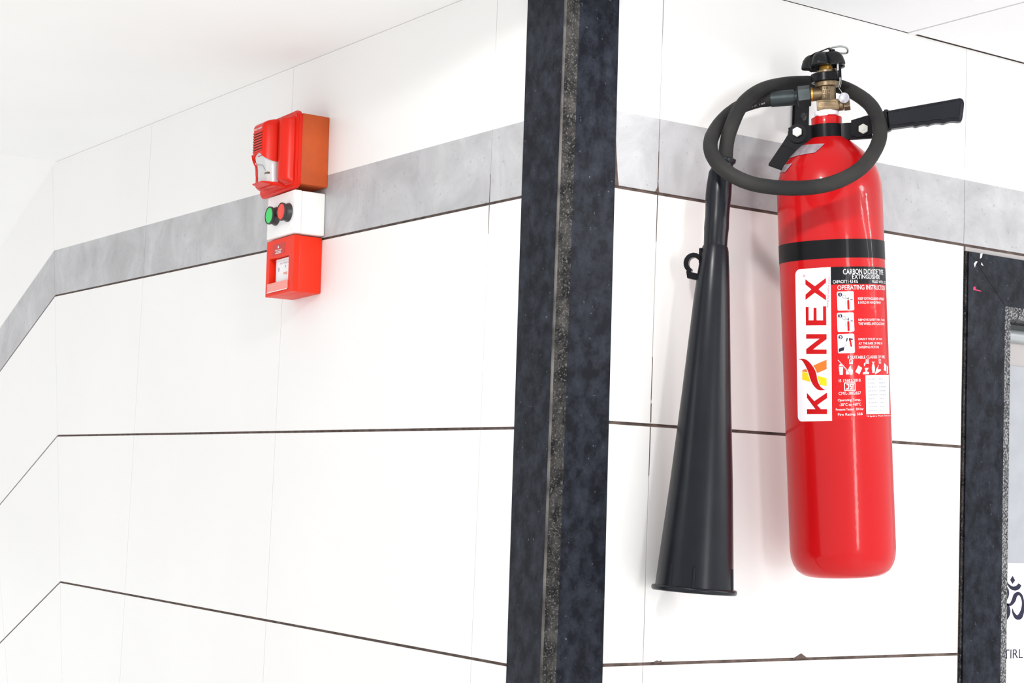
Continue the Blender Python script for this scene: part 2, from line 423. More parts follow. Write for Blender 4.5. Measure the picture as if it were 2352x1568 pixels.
# ceilings: boarded grid over the hall, plastered soffit over the stair passage
bm = bmesh.new(); box(bm, -3.5, 3.5, -5.0, 0.0, 2.235, 2.30)
cr = tag(obj('ceiling', bm, 'void'), 'white boarded grid ceiling above the extinguisher wall', 'ceiling', kind='structure')
XB = [0.0165 - 3 * 0.6 + 0.6 * i for i in range(9)]      # bar centres
for i in range(8):
    for j in range(8):
        x0, x1 = XB[i] + 0.0085, XB[i + 1] - 0.0085; y1 = (-0.0012 if j == 0 else -0.003 - 0.6 * j); y0 = -0.003 - 0.6 * j - 0.583
        if y0 < -5 or x0 < -3.5 or x1 > 3.45: continue
        if j == 0 and XB[i] > 0.5: y1 -= 0.0026
        if x1 > 0 or True: bxo('ceiling_board', (x0, x1, y0, y1, 2.2115, 2.224), 'panel', cr)
for i in range(9):
    if XB[i] > -3.5: bxo('grid_bar', (XB[i] - 0.0068, XB[i] + 0.0068, -5.0, -0.0005, 2.2105, 2.223), 'panel', cr)
for j in range(1, 9):
    y = -0.003 - 0.6 * j + 0.0085; bxo('grid_cross_bar', (-3.5, 3.4, y - 0.0068, y + 0.0068, 2.2107, 2.2230), 'panel', cr)
bm = bmesh.new()
prism(bm, [(0.0, CE_L), (1.889, CE_L), (4.2, CE_L - 2.311 * 0.4412), (4.2, 2.34), (0.0, 2.34)], lambda a, b, d: (d, a, b), -3.5, 0.0038)
cl = tag(obj('ceiling_soffit', bm, 'plaster'), 'plain white plaster soffit sloping down over the stairs', 'ceiling', kind='structure')

# ------------------------------------------------------------------ granite corner and door surround
ZB, ZT = 0.0, 2.1965
bm = bmesh.new()
prism(bm, [(0.0085, ZB), (edge_l(ZB), ZB), (edge_l(ZT), ZT), (0.0085, ZT)], LW, -0.004, 0.0038)
t1 = tag(obj('trim_1', bm, 'granite'), 'polished black granite strip on the stair side of the corner', 'trim', kind='structure')
bm = bmesh.new()
prism(bm, [(0.0105, ZB), (edge_r(ZB), ZB), (edge_r(CE_R), CE_R), (0.0105, CE_R)], RW, -0.004, 0.0034)
t2 = tag(obj('trim_2', bm, 'granite'), 'polished black granite strip on the extinguisher side of the corner', 'trim', kind='structure')
bm = bmesh.new()
prism(bm, [(-0.0040, 0.0085), (-0.0038, 0.0062), (0.0, 0.0020), (0.0060, -0.0020), (0.0105, -0.0040), (0.0105, 0.0034), (0.0036, 0.0085)], lambda a, b, d: (a, b, d), ZB, ZT)
obj('sawn_edge', bm, 'granite_rough', t2, 'rough grey sawn edge of the granite')
bm = bmesh.new(); prism(bm, [(-0.0043, 0.0092), (-0.0043, 0.0068), (-0.0030, 0.0052), (-0.0022, 0.0092)], lambda a, b, d: (a, b, d), ZB, ZT)
obj('pale_arris', bm, 'arris', t2, 'pale arris along the corner')  # mottled pale grey strip along the corner edge

ZL = 1.9035
bm = bmesh.new()
prism(bm, [(0.7445, 0), (0.8276, 0), (0.8276, 1.8285), (0.7445, ZL)], RW, -0.004, 0.05)
t3 = tag(obj('trim_3', bm, 'granite'), 'black granite jamb strip left of the door', 'trim', kind='structure')
bm = bmesh.new(); prism(bm, [(0.8276, -0.004), (0.846, 0.0005), (0.846, 0.05), (0.8276, 0.05)], lambda a, b, d: (a, b, d), 0.0, 1.8115)
obj('sawn_edge', bm, 'granite_pale', t3, 'rough speckled edge of the jamb')
bm = bmesh.new(); prism(bm, [(0.7405, 0), (0.7445, 0), (0.7445, ZL), (0.7405, ZL)], RW, -0.001, 0.05)
obj('side_edge', bm, 'granite_rough', t3)
bm = bmesh.new()
prism(bm, [(0.7452, ZL), (0.8282, 1.829), (1.50, 1.829), (1.585, ZL)], RW, -0.004, 0.05)
t4 = tag(obj('trim_4', bm, 'granite'), 'black granite lintel strip above the door', 'trim', kind='structure')
bm = bmesh.new(); prism(bm, [(-0.004, 1.829), (0.0005, 1.8115), (0.05, 1.8115), (0.05, 1.829)], lambda a, b, d: (d, a, b), 0.8282, 1.50)
obj('sawn_edge', bm, 'granite_pale', t4, 'rough speckled underside edge of the lintel')
bm = bmesh.new(); prism(bm, [(0.741, 1.9042), (1.59, 1.9042), (1.59, 1.9105), (0.741, 1.9105)], RW, -0.0005, 0.004)
obj('mortar_joint', bm, 'strip', t4)
bm = bmesh.new(); prism(bm, [(1.50, 0), (1.585, 0), (1.585, ZL), (1.50, 1.8285)], RW, -0.004, 0.05)
t5 = tag(obj('trim_5', bm, 'granite'), 'black granite jamb strip right of the door, outside the view', 'trim', kind='structure')

for m_, P_ in (('print_white', [(2246, 575), (2251, 574), (2249, 585), (2245, 588)]), ('print_white', [(2232, 602), (2236, 595), (2240, 596), (2236, 603), (2234, 611)]), ('print_white', [(2249, 597), (2253, 606), (2248, 603)]),
               ('print_pink', [(2232, 660), (2236, 660), (2236, 666), (2250, 670), (2248, 671), (2231, 668)])):
    bm = bmesh.new(); prism(bm, [(0.7398 + (a - 2216) * 0.0010, 1.9112 - (b - 565) * 0.000594 + (a - 2216) * 0.00006) for a, b in [(a_, b_ + 7) for a_, b_ in P_]], RW, -0.0043, -0.0038)
    obj('paint_mark', bm, m_, t3)
d1 = tag(bxo('door_1', (0.846, 1.50, 0.034, 0.07, 0.0, 1.7445), 'door_panel'), 'frosted grey white door leaf inside the granite surround', 'door', kind='structure')
bxo('header_strip', (0.846, 1.50, 0.036, 0.07, 1.7445, 1.781), 'strip', d1)
bm = bmesh.new()
prism(bm, [(0.022 + 0.010 - 0.010 * math.cos(math.radians(a)), 1.7905 + 0.0100 * math.sin(math.radians(a))) for a in range(-90, 91, 15)] + [(0.07, 1.8005), (0.07, 1.7805)], lambda a, b, d: (d, a, b), 0.846, 1.50)
obj('top_rail', bm, 'alu', d1, smooth=True)
bxo('gap_shade_panel', (0.846, 1.50, 0.052, 0.07, 1.8005, 1.86), 'shadow_box', d1)  # grey panel for the dark gap over the rail, shade put into its colour

# notice on the door with an om sign
SX = lambda px: 0.8968 + (px - 2328) * 0.00101
SZ = lambda px, py: 1.4156 - (py - 1332) * 0.000655 - (px - 2328) * 0.00006
sg = bxo('door_notice', (0.853, 1.20, 0.0325, 0.034, 1.10, 1.4415), 'paper')
tag(sg, 'white notice with a dark om symbol on the door', 'sign')
bm = bmesh.new(); sfn = lambda a, b: (SX(a), 0.0322, SZ(a, b))
flat(bm, [[(2328, 1322), (2334, 1332), (2328, 1341), (2322.5, 1332)]], sfn)
for pts, ws in (([(2313, 1333), (2318, 1343), (2326, 1350), (2334, 1351), (2341, 1347), (2345, 1340)], [1, 4, 8, 10, 10, 8]),
                ([(2314, 1389), (2324, 1389), (2331, 1379), (2335, 1367), (2342, 1362), (2349, 1367), (2353, 1382), (2352, 1400), (2346, 1415), (2338, 1417), (2331, 1408), (2328.5, 1398)], [4, 6, 9, 9, 8, 6, 5, 8, 12, 10, 5, 1]),
                ([(2290, 1353), (2302, 1347), (2313, 1353), (2316, 1365), (2312, 1378), (2303, 1386)], [2, 8, 10, 9, 8, 5]),
                ([(2303, 1387), (2315, 1391), (2319, 1406), (2314, 1421), (2302, 1431), (2288, 1423)], [5, 9, 10, 9, 7, 2])):
    flat(bm, ribbon(pts, ws), sfn)
obj('om_symbol', bm, 'print_black', sg, 'dark om symbol')
bm = bmesh.new(); add_text(bm, 'TIRL', SX(2310), SX(2354), 1.3106, 1.2968, lambda a, b: (a, 0.0322, b), 0.0)
obj('lettering', bm, 'print_black', sg)


# ------------------------------------------------------------------ left wall devices (front-view coordinates: x right, z up, -y towards the viewer)
def wall_mount(name, yc, zc, roll=0.0):
    return empty(name, Matrix.Translation((0, yc, zc)) @ Matrix.Rotation(-PI / 2, 4, 'Z') @ Matrix.Rotation(math.radians(roll), 4, 'Y'))


FV = lambda a, b, d: (a, d, b)

# --- sounder with strobe
sn = tag(wall_mount('fire_alarm_sounder', 0.690, 2.0335, -2.0), 'red fire alarm sounder with strobe on orange back box, topmost of the three wall devices', 'alarm')
bxo('back_box', (-0.058, 0.0605, -0.047, -0.0002, -0.0555, 0.0560), 'orange', sn, bev=0.0015, label='orange brown painted back box')
bm = bmesh.new(); prism(bm, rrect(-0.0625, 0.0630, -0.0625, 0.0600, 0.010), FV, -0.0570, -0.0465, bev=0.003, seg=3)
obj('flange', bm, 'alarm_red', sn, smooth=True)


def sm(a, b, x):
    t = min(1, max(0, (x - a) / (b - a))); return t * t * (3 - 2 * t)


def housing_h(x, z):
    ax = abs(x)
    ridge = 0.0180 * math.sqrt(max(0.0, 1 - ((ax - 0.0385) / 0.0150) ** 2)) if abs(ax - 0.0385) < 0.015 else 0.0
    ridge *= sm(0.053, 0.046, abs(z + 0.002) if z < 0 else z)
    block = 0.0015 + 0.0345 * math.sqrt(max(0.0, 1 - max(0.0, (ax - 0.0150) / 0.0095) ** 2)) if ax < 0.0245 else 0.0
    top = 0.052; block *= math.sqrt(max(0.0, 1 - max(0.0, (z - (top - 0.014)) / 0.014) ** 2)) if z > 0 else 1.0
    zb = -0.003 - 0.0150 * min(1.0, (ax / 0.0235) ** 2)          # arched hood over the strobe bay
    if -0.0500 < z < zb: block = min(block, 0.010)
    if z < -0.050: block *= max(0.0, 1 - ((-0.050 - z) / 0.006) ** 2)
    return max(ridge, block, 0.0)


bm = bmesh.new(); nx = 112; G = []
for i in range(nx + 1):
    x = -0.056 + 0.112 * i / nx; zb = -0.003 - 0.0150 * min(1.0, (abs(x) / 0.0235) ** 2); e = 0.00005
    zz = [-0.057 + (0.0070 - e) * q / 6 for q in range(7)] + [-0.0500 + e + (zb + 0.0500 - 2 * e) * q / 14 for q in range(15)] + [zb + e + (0.055 - zb - e) * q / 48 for q in range(49)]
    G.append([bm.verts.new((x, -0.0565 - housing_h(x, z), z)) for z in zz])
for i in range(nx):
    for j in range(len(G[0]) - 1): bm.faces.new([G[i][j], G[i + 1][j], G[i + 1][j + 1], G[i][j + 1]])
hs = obj('housing', bm, 'alarm_red', sn, smooth=True, angle=60)
for k in range(8):
    z = 0.0292 - k * 0.0042
    bm = bmesh.new(); prism(bm, rrect(-0.0155, 0.0155, z - 0.0011, z + 0.0011, 0.0008, 2), FV, -0.0936, -0.0915)
    obj('louvre', bm, 'alarm_red', hs, smooth=True)
    if k < 7: bxo('slot_shade', (-0.0135, 0.0135, -0.0929, -0.0920, z - 0.0031, z - 0.0013), 'dark', hs)  # thin dark strip painted in for the shade between louvres
bm = bmesh.new(); add_text(bm, 'FIRE ALARM', -0.0130, 0.0130, 0.0368, 0.0338, lambda a, b: (a, -0.0929, b))
obj('lettering', bm, 'print_white', hs)
bm = bmesh.new()
LZ = [-0.002, -0.008, -0.014, -0.020, -0.028, -0.038, -0.0495]; LD = [0.0020, 0.0028, 0.0045, 0.0075, 0.0085, 0.0090, 0.0095]; L0 = []
for z, dd in zip(LZ, LD):
    row = []
    for q in range(33):
        a = -1 + q / 16; x = 0.0238 * a; ax = abs(x)
        h = 0.0015 + 0.0345 * math.sqrt(max(0.0, 1 - max(0.0, (ax - 0.0135) / 0.0104) ** 2))
        row.append(bm.verts.new((x, -0.0565 - max(0.0, h - dd), z)))
    L0.append(row)
for A, B in zip(L0, L0[1:]):
    for q in range(32): bm.faces.new([A[q], A[q + 1], B[q + 1], B[q]])
ls = obj('strobe_lens', bm, 'lens', sn, 'clear white strobe lens', smooth=True, angle=25)
bm = bmesh.new(); tube(bm, [(-0.012, -0.0862, -0.0185), (0.004, -0.0852, -0.0225), (0.013, -0.0835, -0.0320)], 0.0009, 6)
obj('flash_tube', bm, 'lens_grey', ls)
bm = bmesh.new(); box(bm, -0.003, 0.012, -0.0902, -0.0892, -0.0085, -0.0075); obj('reflector_strip', bm, 'print_red', ls)
bm = bmesh.new(); box(bm, 0.009, 0.0185, -0.0838, -0.0790, -0.0372, -0.0345); obj('flash_contact', bm, 'brass', ls)
bm = bmesh.new(); prism(bm, rrect(-0.0225, 0.0225, -0.0555, -0.0490, 0.002, 3), FV, -0.0770, -0.0565, bev=0.0012)
obj('chin', bm, 'alarm_red', sn, smooth=True)

bm = bmesh.new(); tube(bm, catmull([(-0.0190, -0.0925, -0.0035), (-0.0208, -0.0890, -0.0130), (-0.0218, -0.0840, -0.0215), (-0.0222, -0.0822, -0.0360), (-0.0222, -0.0775, -0.0500)], 4), 0.0014, 8)
obj('lens_rim', bm, 'alarm_red', sn, smooth=True)

# --- push button station
pb = tag(wall_mount('push_button_box', 0.677, 1.936, -2.0), 'white push button box with green and red buttons between the two red alarms', 'button box')
bxo('enclosure', (-0.046, 0.046, -0.041, -0.0002, -0.0335, 0.0335), 'abs_white', pb, bev=0.0025, seg=3)
bxo('lid', (-0.0462, 0.0462, -0.0540, -0.0412, -0.0336, 0.0336), 'abs_white', pb, bev=0.0014, seg=2)
for x, m, n in ((-0.0145, 'green', 'green button'), (0.0265, 'red_btn', 'red button')):
    bm = bmesh.new(); lathe(bm, [(0, 0.0), (0.0148, 0.0), (0.0148, 0.0015), (0.0135, 0.0035), (0.0130, 0.0085), (0.0142, 0.0100), (0.0142, 0.0128), (0.0130, 0.0135), (0.0124, 0.0120), (0, 0.0120)], 36,
                            lambda a, b, c, x=x: (x + a, -0.0540 - c, b))
    bz = obj('button_bezel', bm, 'bezel', pb, 'black ribbed bezel', smooth=True)
    bm = bmesh.new(); lathe(bm, [(0, 0.0132), (0.0105, 0.0132), (0.0122, 0.0126), (0.0122, 0.0118), (0, 0.0118)], 36, lambda a, b, c, x=x: (x + a, -0.0540 - c, b))
    obj('button_cap', bm, m, bz, n, smooth=True)
for x in (-0.0395, 0.0395):
    for z in (-0.027, 0.027):
        bm = bmesh.new(); lathe(bm, [(0, 0.0002), (0.0026, 0.0002), (0.0030, -0.0004), (0, -0.0004)], 16, lambda a, b, c, x=x, z=z: (x + a, -0.0540 - c, z + b))
        obj('lid_screw', bm, 'tape', pb, smooth=True)

# --- manual call point
cpt = tag(wall_mount('manual_call_point', 0.681, 1.8565, -2.0), 'red break glass call point, lowest of the three wall devices', 'call point')
bm = bmesh.new()
x0, x1, z0, z1 = -0.0465, 0.0465, -0.0440, 0.0440; wx0, wx1, wz0, wz1 = -0.0360, 0.0300, -0.0370, 0.0150
box(bm, x0, x1, -0.040, -0.0002, z0, z1, bev=0.002)
obj('back_housing', bm, 'dust_red', cpt, smooth=True)
bm = bmesh.new()
for a in ((x0, wx0, z0, z1), (wx1, x1, z0, z1), (wx0, wx1, z0, wz0), (wx0, wx1, wz1, z1)): box(bm, a[0], a[1], -0.0490, -0.0398, a[2], a[3])
bmesh.ops.remove_doubles(bm, verts=bm.verts, dist=1e-6)
obj('front_bezel', bm, 'dust_red', cpt)
bm = bmesh.new(); prism(bm, rrect(-0.0250, 0.0300, -0.0250, 0.0135, 0.001, 2), FV, -0.0425, -0.0402)
cdp = obj('break_glass', bm, 'paper', cpt, 'white break glass plate with printed border')
bm = bmesh.new(); fr = lambda a, b: (a, -0.04265, b)
for a in ((-0.0215, 0.0285, 0.0098, 0.0102), (-0.0215, 0.0285, -0.0232, -0.0228), (-0.0217, -0.0213, -0.0232, 0.0102)): flat(bm, [[(a[0], a[2]), (a[1], a[2]), (a[1], a[3]), (a[0], a[3])]], fr)
add_text(bm, 'IN CASE OF', -0.0110, 0.0210, 0.0075, 0.0045, fr)
flat(bm, [[(0.0060, -0.0020), (0.0085, -0.0020), (0.0085, 0.0020), (0.0060, 0.0020)], [(-0.0170, -0.0060), (-0.0135, -0.0060), (-0.0135, 0.0), (-0.0170, 0.0)]], fr)
obj('lettering', bm, 'print_grey', cdp)
bm = bmesh.new(); add_text(bm, 'FIRE', 0.0010, 0.0140, -0.0090, -0.0128, fr); obj('fire_lettering', bm, 'print_orange', cdp)
bxo('test_flap', (-0.0378, 0.0300, -0.0512, -0.0488, -0.0385, -0.0245), 'frost', cpt, bev=0.0006, label='translucent pinkish plastic flap')
bm = bmesh.new(); box(bm, -0.0378, 0.0300, -0.0516, -0.0508, -0.0392, -0.0382); obj('flap_edge', bm, 'abs_white', cpt)
st = bxo('sticker', (-0.0250, 0.0155, -0.0494, -0.0489, 0.0195, 0.0365), 'maroon', cpt, label='dark red maker sticker with white flame')
bm = bmesh.new(); fs = lambda a, b: (a, -0.0497, b)
flat(bm, [[(-0.0075, 0.0290), (-0.0030, 0.0290), (-0.0035, 0.0310), (-0.0055, 0.0335), (-0.0070, 0.0312)]], fs)
for a, b, c in ((-0.0165, 0.0060, 0.0262), (-0.0130, 0.0030, 0.0236), (-0.0155, 0.0045, 0.0214)):
    x = a
    while x < b:
        w = random.uniform(0.0012, 0.0026); flat(bm, [[(x, c - 0.0007), (min(b, x + w), c - 0.0007), (min(b, x + w), c + 0.0007), (x, c + 0.0007)]], fs); x += w + 0.0007
obj('sticker_print', bm, 'print_white', st)

# ------------------------------------------------------------------ fire extinguisher (x right, z along the cylinder, -y towards the viewer)
EX = Matrix(((0.6985, 0.7108, -0.0824, 0.4006), (-0.7133, 0.7009, 0.0, -0.0980), (0.0578, 0.0588, 0.9966, 1.4403), (0, 0, 0, 1)))
fx = tag(empty('fire_extinguisher', EX), 'red carbon dioxide fire extinguisher with looped black hose and horn hung on white tiles', 'fire extinguisher')
R = 0.0685
prof = [(0, -0.0075), (0.044, -0.0075), (0.0490, -0.0112), (0.0535, -0.0095), (0.0605, -0.0040), (0.0650, 0.0040), (0.0675, 0.0130), (R, 0.0240)]
prof += [(R, 0.06 + 0.06 * i) for i in range(7)] + [(R, 0.4880), (0.0680, 0.4980), (0.0665, 0.5080), (0.0635, 0.5185), (0.0585, 0.5290), (0.0520, 0.5375), (0.0440, 0.5455), (0.0350, 0.5535), (0.0270, 0.5600), (0.0215, 0.5640), (0.0200, 0.5660),
         (0.0200, 0.5895), (0.0190, 0.5905), (0.0148, 0.5905), (0.0145, 0.5960), (0, 0.5960)]
bm = bmesh.new(); lathe(bm, prof, 96)
cyl = obj('cylinder', bm, 'red', fx, smooth=True, angle=40)
bm = bmesh.new(); lathe(bm, [(R, 0.3985), (R + 0.0004, 0.3985), (R + 0.0004, 0.4225), (R, 0.4225)], 96)
obj('tape_band', bm, 'band', fx, 'black tape band around the cylinder', smooth=True)
bm = bmesh.new(); lathe(bm, [(0.0150, 0.5925), (0.0156, 0.5935), (0.0160, 0.5965), (0.0150, 0.5990), (0, 0.5990)], 32)
for v in bm.verts:
    if v.co.z < 0.594: v.co.z -= 0.0030 * max(0, math.sin(3 * math.atan2(v.co.y, v.co.x) + 1.0))
obj('thread_tape', bm, 'tape', fx, 'white thread sealing tape', smooth=True)

# --- label
SK = lambda th, w: th


def wrap(bm, rad, step=2.5, th0=-60, th1=100):
    """bm holds (theta in degrees, 0, w); cut along the curve and roll it onto the cylinder"""
    lo = min(v.co.x for v in bm.verts); hi = max(v.co.x for v in bm.verts)
    t = math.ceil(lo / step) * step
    while t < hi:
        bmesh.ops.bisect_plane(bm, geom=bm.verts[:] + bm.edges[:] + bm.faces[:], plane_co=(t, 0, 0), plane_no=(1, 0, 0)); t += step
    for v in bm.verts:
        a = math.radians(v.co.x); v.co = (rad * math.sin(a), -rad * math.cos(a), v.co.z / 1000.0)
    return bm


TW = lambda a, b: (a, 0, b * 1000.0)
sk = lambda t, w: t - 4.6 * (0.387 - w) / 0.196


def sheet(name, poly, m, parent, rad, label=None, step=2.5):
    bm = bmesh.new(); flat(bm, [poly], TW); bmesh.ops.remove_doubles(bm, verts=bm.verts, dist=1e-7)
    wrap(bm, rad, step)
    me = bpy.data.meshes.new(name)
    for f in bm.faces: f.smooth = True
    o = obj(name, bm, m, parent, label, smooth=True)
    return o


def letters(name, items, m, parent, rad, label=None):
    bm = bmesh.new()
    for kind, *a in items:
        if kind == 't': add_text(bm, a[0], a[1], a[2], a[3], a[4], TW, a[5] if len(a) > 5 else (0.0 if 'M' in a[0] else 0.004))
        else: flat(bm, a[0], TW)
    wrap(bm, rad, 3.0)
    return obj(name, bm, m, parent, label)


lab = sheet('label', [(sk(-1.3, 0.3645), 0.3645), (sk(-1.3, 0.191), 0.191), (sk(86, 0.191), 0.191), (sk(86, 0.3645), 0.3645)], 'label_red', fx, R + 0.0003, 'printed instruction label with logo')
lgw = []
for i in range(7): a = math.radians(90 + 15 * i); lgw.append((-42.8 + 6 + 6 * math.cos(a), 0.387 - 0.007 + 0.007 * math.sin(a)))
for i in range(7): a = math.radians(180 + 15 * i); lgw.append((-42.8 + 6 + 6 * math.cos(a), 0.191 + 0.007 + 0.007 * math.sin(a)))
lgw += [(-1.3, 0.191), (-1.3, 0.387)]
lw = sheet('logo_panel', [(sk(t, w), w) for t, w in lgw], 'label_white', lab, R + 0.0003, 'white logo panel')
sheet('header_panel', [(sk(-1.3, 0.3645), 0.3645), (sk(86, 0.3645), 0.3645), (sk(86, 0.387), 0.387), (sk(-1.3, 0.387), 0.387)], 'label_black', lab, R + 0.0003, 'black header strip')
X_ = [(-29.7, 0.3736), (-18.9, 0.3637), (-6.7, 0.3734), (-6.8, 0.3674), (-15.0, 0.3594), (-7.3, 0.3509), (-7.4, 0.3447), (-19.2, 0.3554), (-30.5, 0.3468), (-30.2, 0.3537), (-23.0, 0.36), (-29.9, 0.3669)]
E_ = [(-30.6, 0.3378), (-27.0, 0.3376), (-27.6, 0.3204), (-21.9, 0.32), (-21.3, 0.3362), (-18.0, 0.336), (-18.4, 0.3198), (-11.4, 0.3193), (-10.9, 0.3375), (-7.6, 0.3373), (-8.1, 0.313), (-31.1, 0.3142)]
N_ = [(-31.2, 0.3029), (-8.2, 0.3016), (-8.4, 0.2952), (-23.7, 0.2828), (-8.8, 0.282), (-9.0, 0.2762), (-32.0, 0.2774), (-31.8, 0.2836), (-15.8, 0.2962), (-31.4, 0.2971)]
K_ = [(-33.7, 0.2066), (-23.4, 0.2063), (-33.2, 0.2213), (-33.0, 0.2277), (-24.4, 0.2166), (-10.0, 0.2271), (-10.2, 0.2201), (-21.3, 0.2114), (-17.3, 0.2061), (-10.6, 0.2059), (-10.8, 0.1997), (-33.8, 0.2004)]
ORANGE = [(-38.0, 0.2565), (-25.4, 0.2616), (-9.2, 0.269), (-9.6, 0.2569), (-19.9, 0.2524), (-28.9, 0.2535), (-38.1, 0.2555)]
YELLOW = [(-38.1, 0.2553), (-30.5, 0.2527), (-19.7, 0.2488), (-9.9, 0.2456), (-10.3, 0.2351), (-19.3, 0.2379), (-27.7, 0.241), (-38.5, 0.2449)]
FA = [(-42.6, 0.2712), (-35.8, 0.2715), (-30.0, 0.2684), (-25.4, 0.2625), (-22.4, 0.2568), (-20.7, 0.2507), (-20.1, 0.2447), (-18.5, 0.2387), (-15.7, 0.2335), (-11.3, 0.2304)]
FB = [(-42.6, 0.2712), (-37.7, 0.2695), (-34.4, 0.2642), (-31.6, 0.2581), (-29.7, 0.252), (-28.3, 0.2459), (-25.8, 0.239), (-22.4, 0.2337), (-18.0, 0.2303), (-11.3, 0.2304)]
for n, p in (('logo_letter', X_), ('logo_letter', E_), ('logo_letter', N_), ('logo_letter', K_)): letters(n, [('p', [p])], 'print_red', lab, R + 0.0005)
letters('logo_letter', [('p', [ORANGE])], 'print_orange', lab, R + 0.0005, 'orange stroke of the logo')
letters('logo_letter', [('p', [YELLOW])], 'print_yellow', lab, R + 0.0005, 'yellow stroke of the logo')
smooth2 = lambda P: [(v.x, v.y / 1000) for v in catmull([(a, b * 1000, 0) for a, b in P], 4)]
FA, FB = smooth2(FA), smooth2(FB)
grow = lambda P, d: [(t + d, w + 0.0005 * (1 if d > 0 else -1)) for t, w in P]
letters('logo_flame_outline', [('p', [[a, b, d, c] for a, b, c, d in zip(grow(FA, 0.8), grow(FA, 0.8)[1:], grow(FB, -0.8), grow(FB, -0.8)[1:])])], 'label_white', lab, R + 0.0006)
letters('logo_flame', [('p', [[q for q in (a, b, d, c)] for a, b, c, d in zip(FA, FA[1:], FB, FB[1:])])], 'print_red', lab, R + 0.0008, 'red flame swoosh of the logo')
# web address runs up the logo panel
bm = bmesh.new(); V, F = text2d('www.kanexfire.com', 0.0)
vs = [bm.verts.new((-2.3 - 2.6 * b - 2.9 * (1 - a), 0, 1000 * (0.3351 + (0.3737 - 0.3351) * a))) for a, b in V]
for f in F: bm.faces.new([vs[i] for i in f])
obj('web_lettering', wrap(bm, R + 0.0005), 'print_pink', lab)
bm = bmesh.new(); V, F = text2d('®', 0.0); vs = [bm.verts.new((-29.4 - 3.2 * b, 0, 1000 * (0.3764 + 0.0032 * a))) for a, b in V]
for f in F: bm.faces.new([vs[i] for i in f])
obj('registered_mark', wrap(bm, R + 0.0005), 'print_pink', lab)
TXT = [('CARBON DIOXIDE TYPE', 11.4, 69.6, 0.3839, 0.377), ('EXTINGUISHER', 21.1, 60.3, 0.3766, 0.371), ('CAPACITY : 4.5 KG', 0.4, 27.5, 0.3699, 0.3659), ('FILLED WITH : CO2', 46.6, 77.5, 0.3695, 0.366),
       ('OPERATING INSTRUCTION', 4.9, 73.4, 0.3633, 0.3573), ('KEEP EXTINGUISHER UPRIGHT', 26.9, 69.8, 0.3474, 0.3441), ('& HOLD IN HAND FIRMLY', 26.7, 60.5, 0.3424, 0.3391),
       ('REMOVE SAFETY PIN, TURN', 26.4, 68.1, 0.32, 0.3167), ('THE WHEEL ANTI CLOCKWISE', 26.2, 67.6, 0.3152, 0.3119), ('DIRECT THE JET OF CO2', 25.6, 60.1, 0.2952, 0.2919), ('AT THE BASE OF FIRE IN', 25.6, 60.0, 0.29, 0.2868),
       ('SWEEPING MOTION', 25.6, 52.9, 0.2852, 0.2819), ('SUITABLE CLASSES OF FIRE', 15.8, 64.8, 0.2728, 0.269), ('IS 15683:2018', 2.8, 26.1, 0.2434, 0.2398), ('CM/L-3802657', 2.1, 26.0, 0.2273, 0.2235),
       ('Operating Temp.:', 0.9, 26.2, 0.2184, 0.2144), ('-30°C to +60°C', 2.4, 25.7, 0.213, 0.2093), ('Pressure Tested : 250 bar', -1.5, 28.5, 0.2065, 0.2035), ('Fire Rating: 55B', 0.5, 27.1, 0.2001, 0.1961), ('*Hydro Test Due 5 yrs', 31.6, 76.3, 0.1963, 0.1939)]
for t in TXT: letters('lettering', [('t', *t)], 'print_white', lab, R + 0.0006)
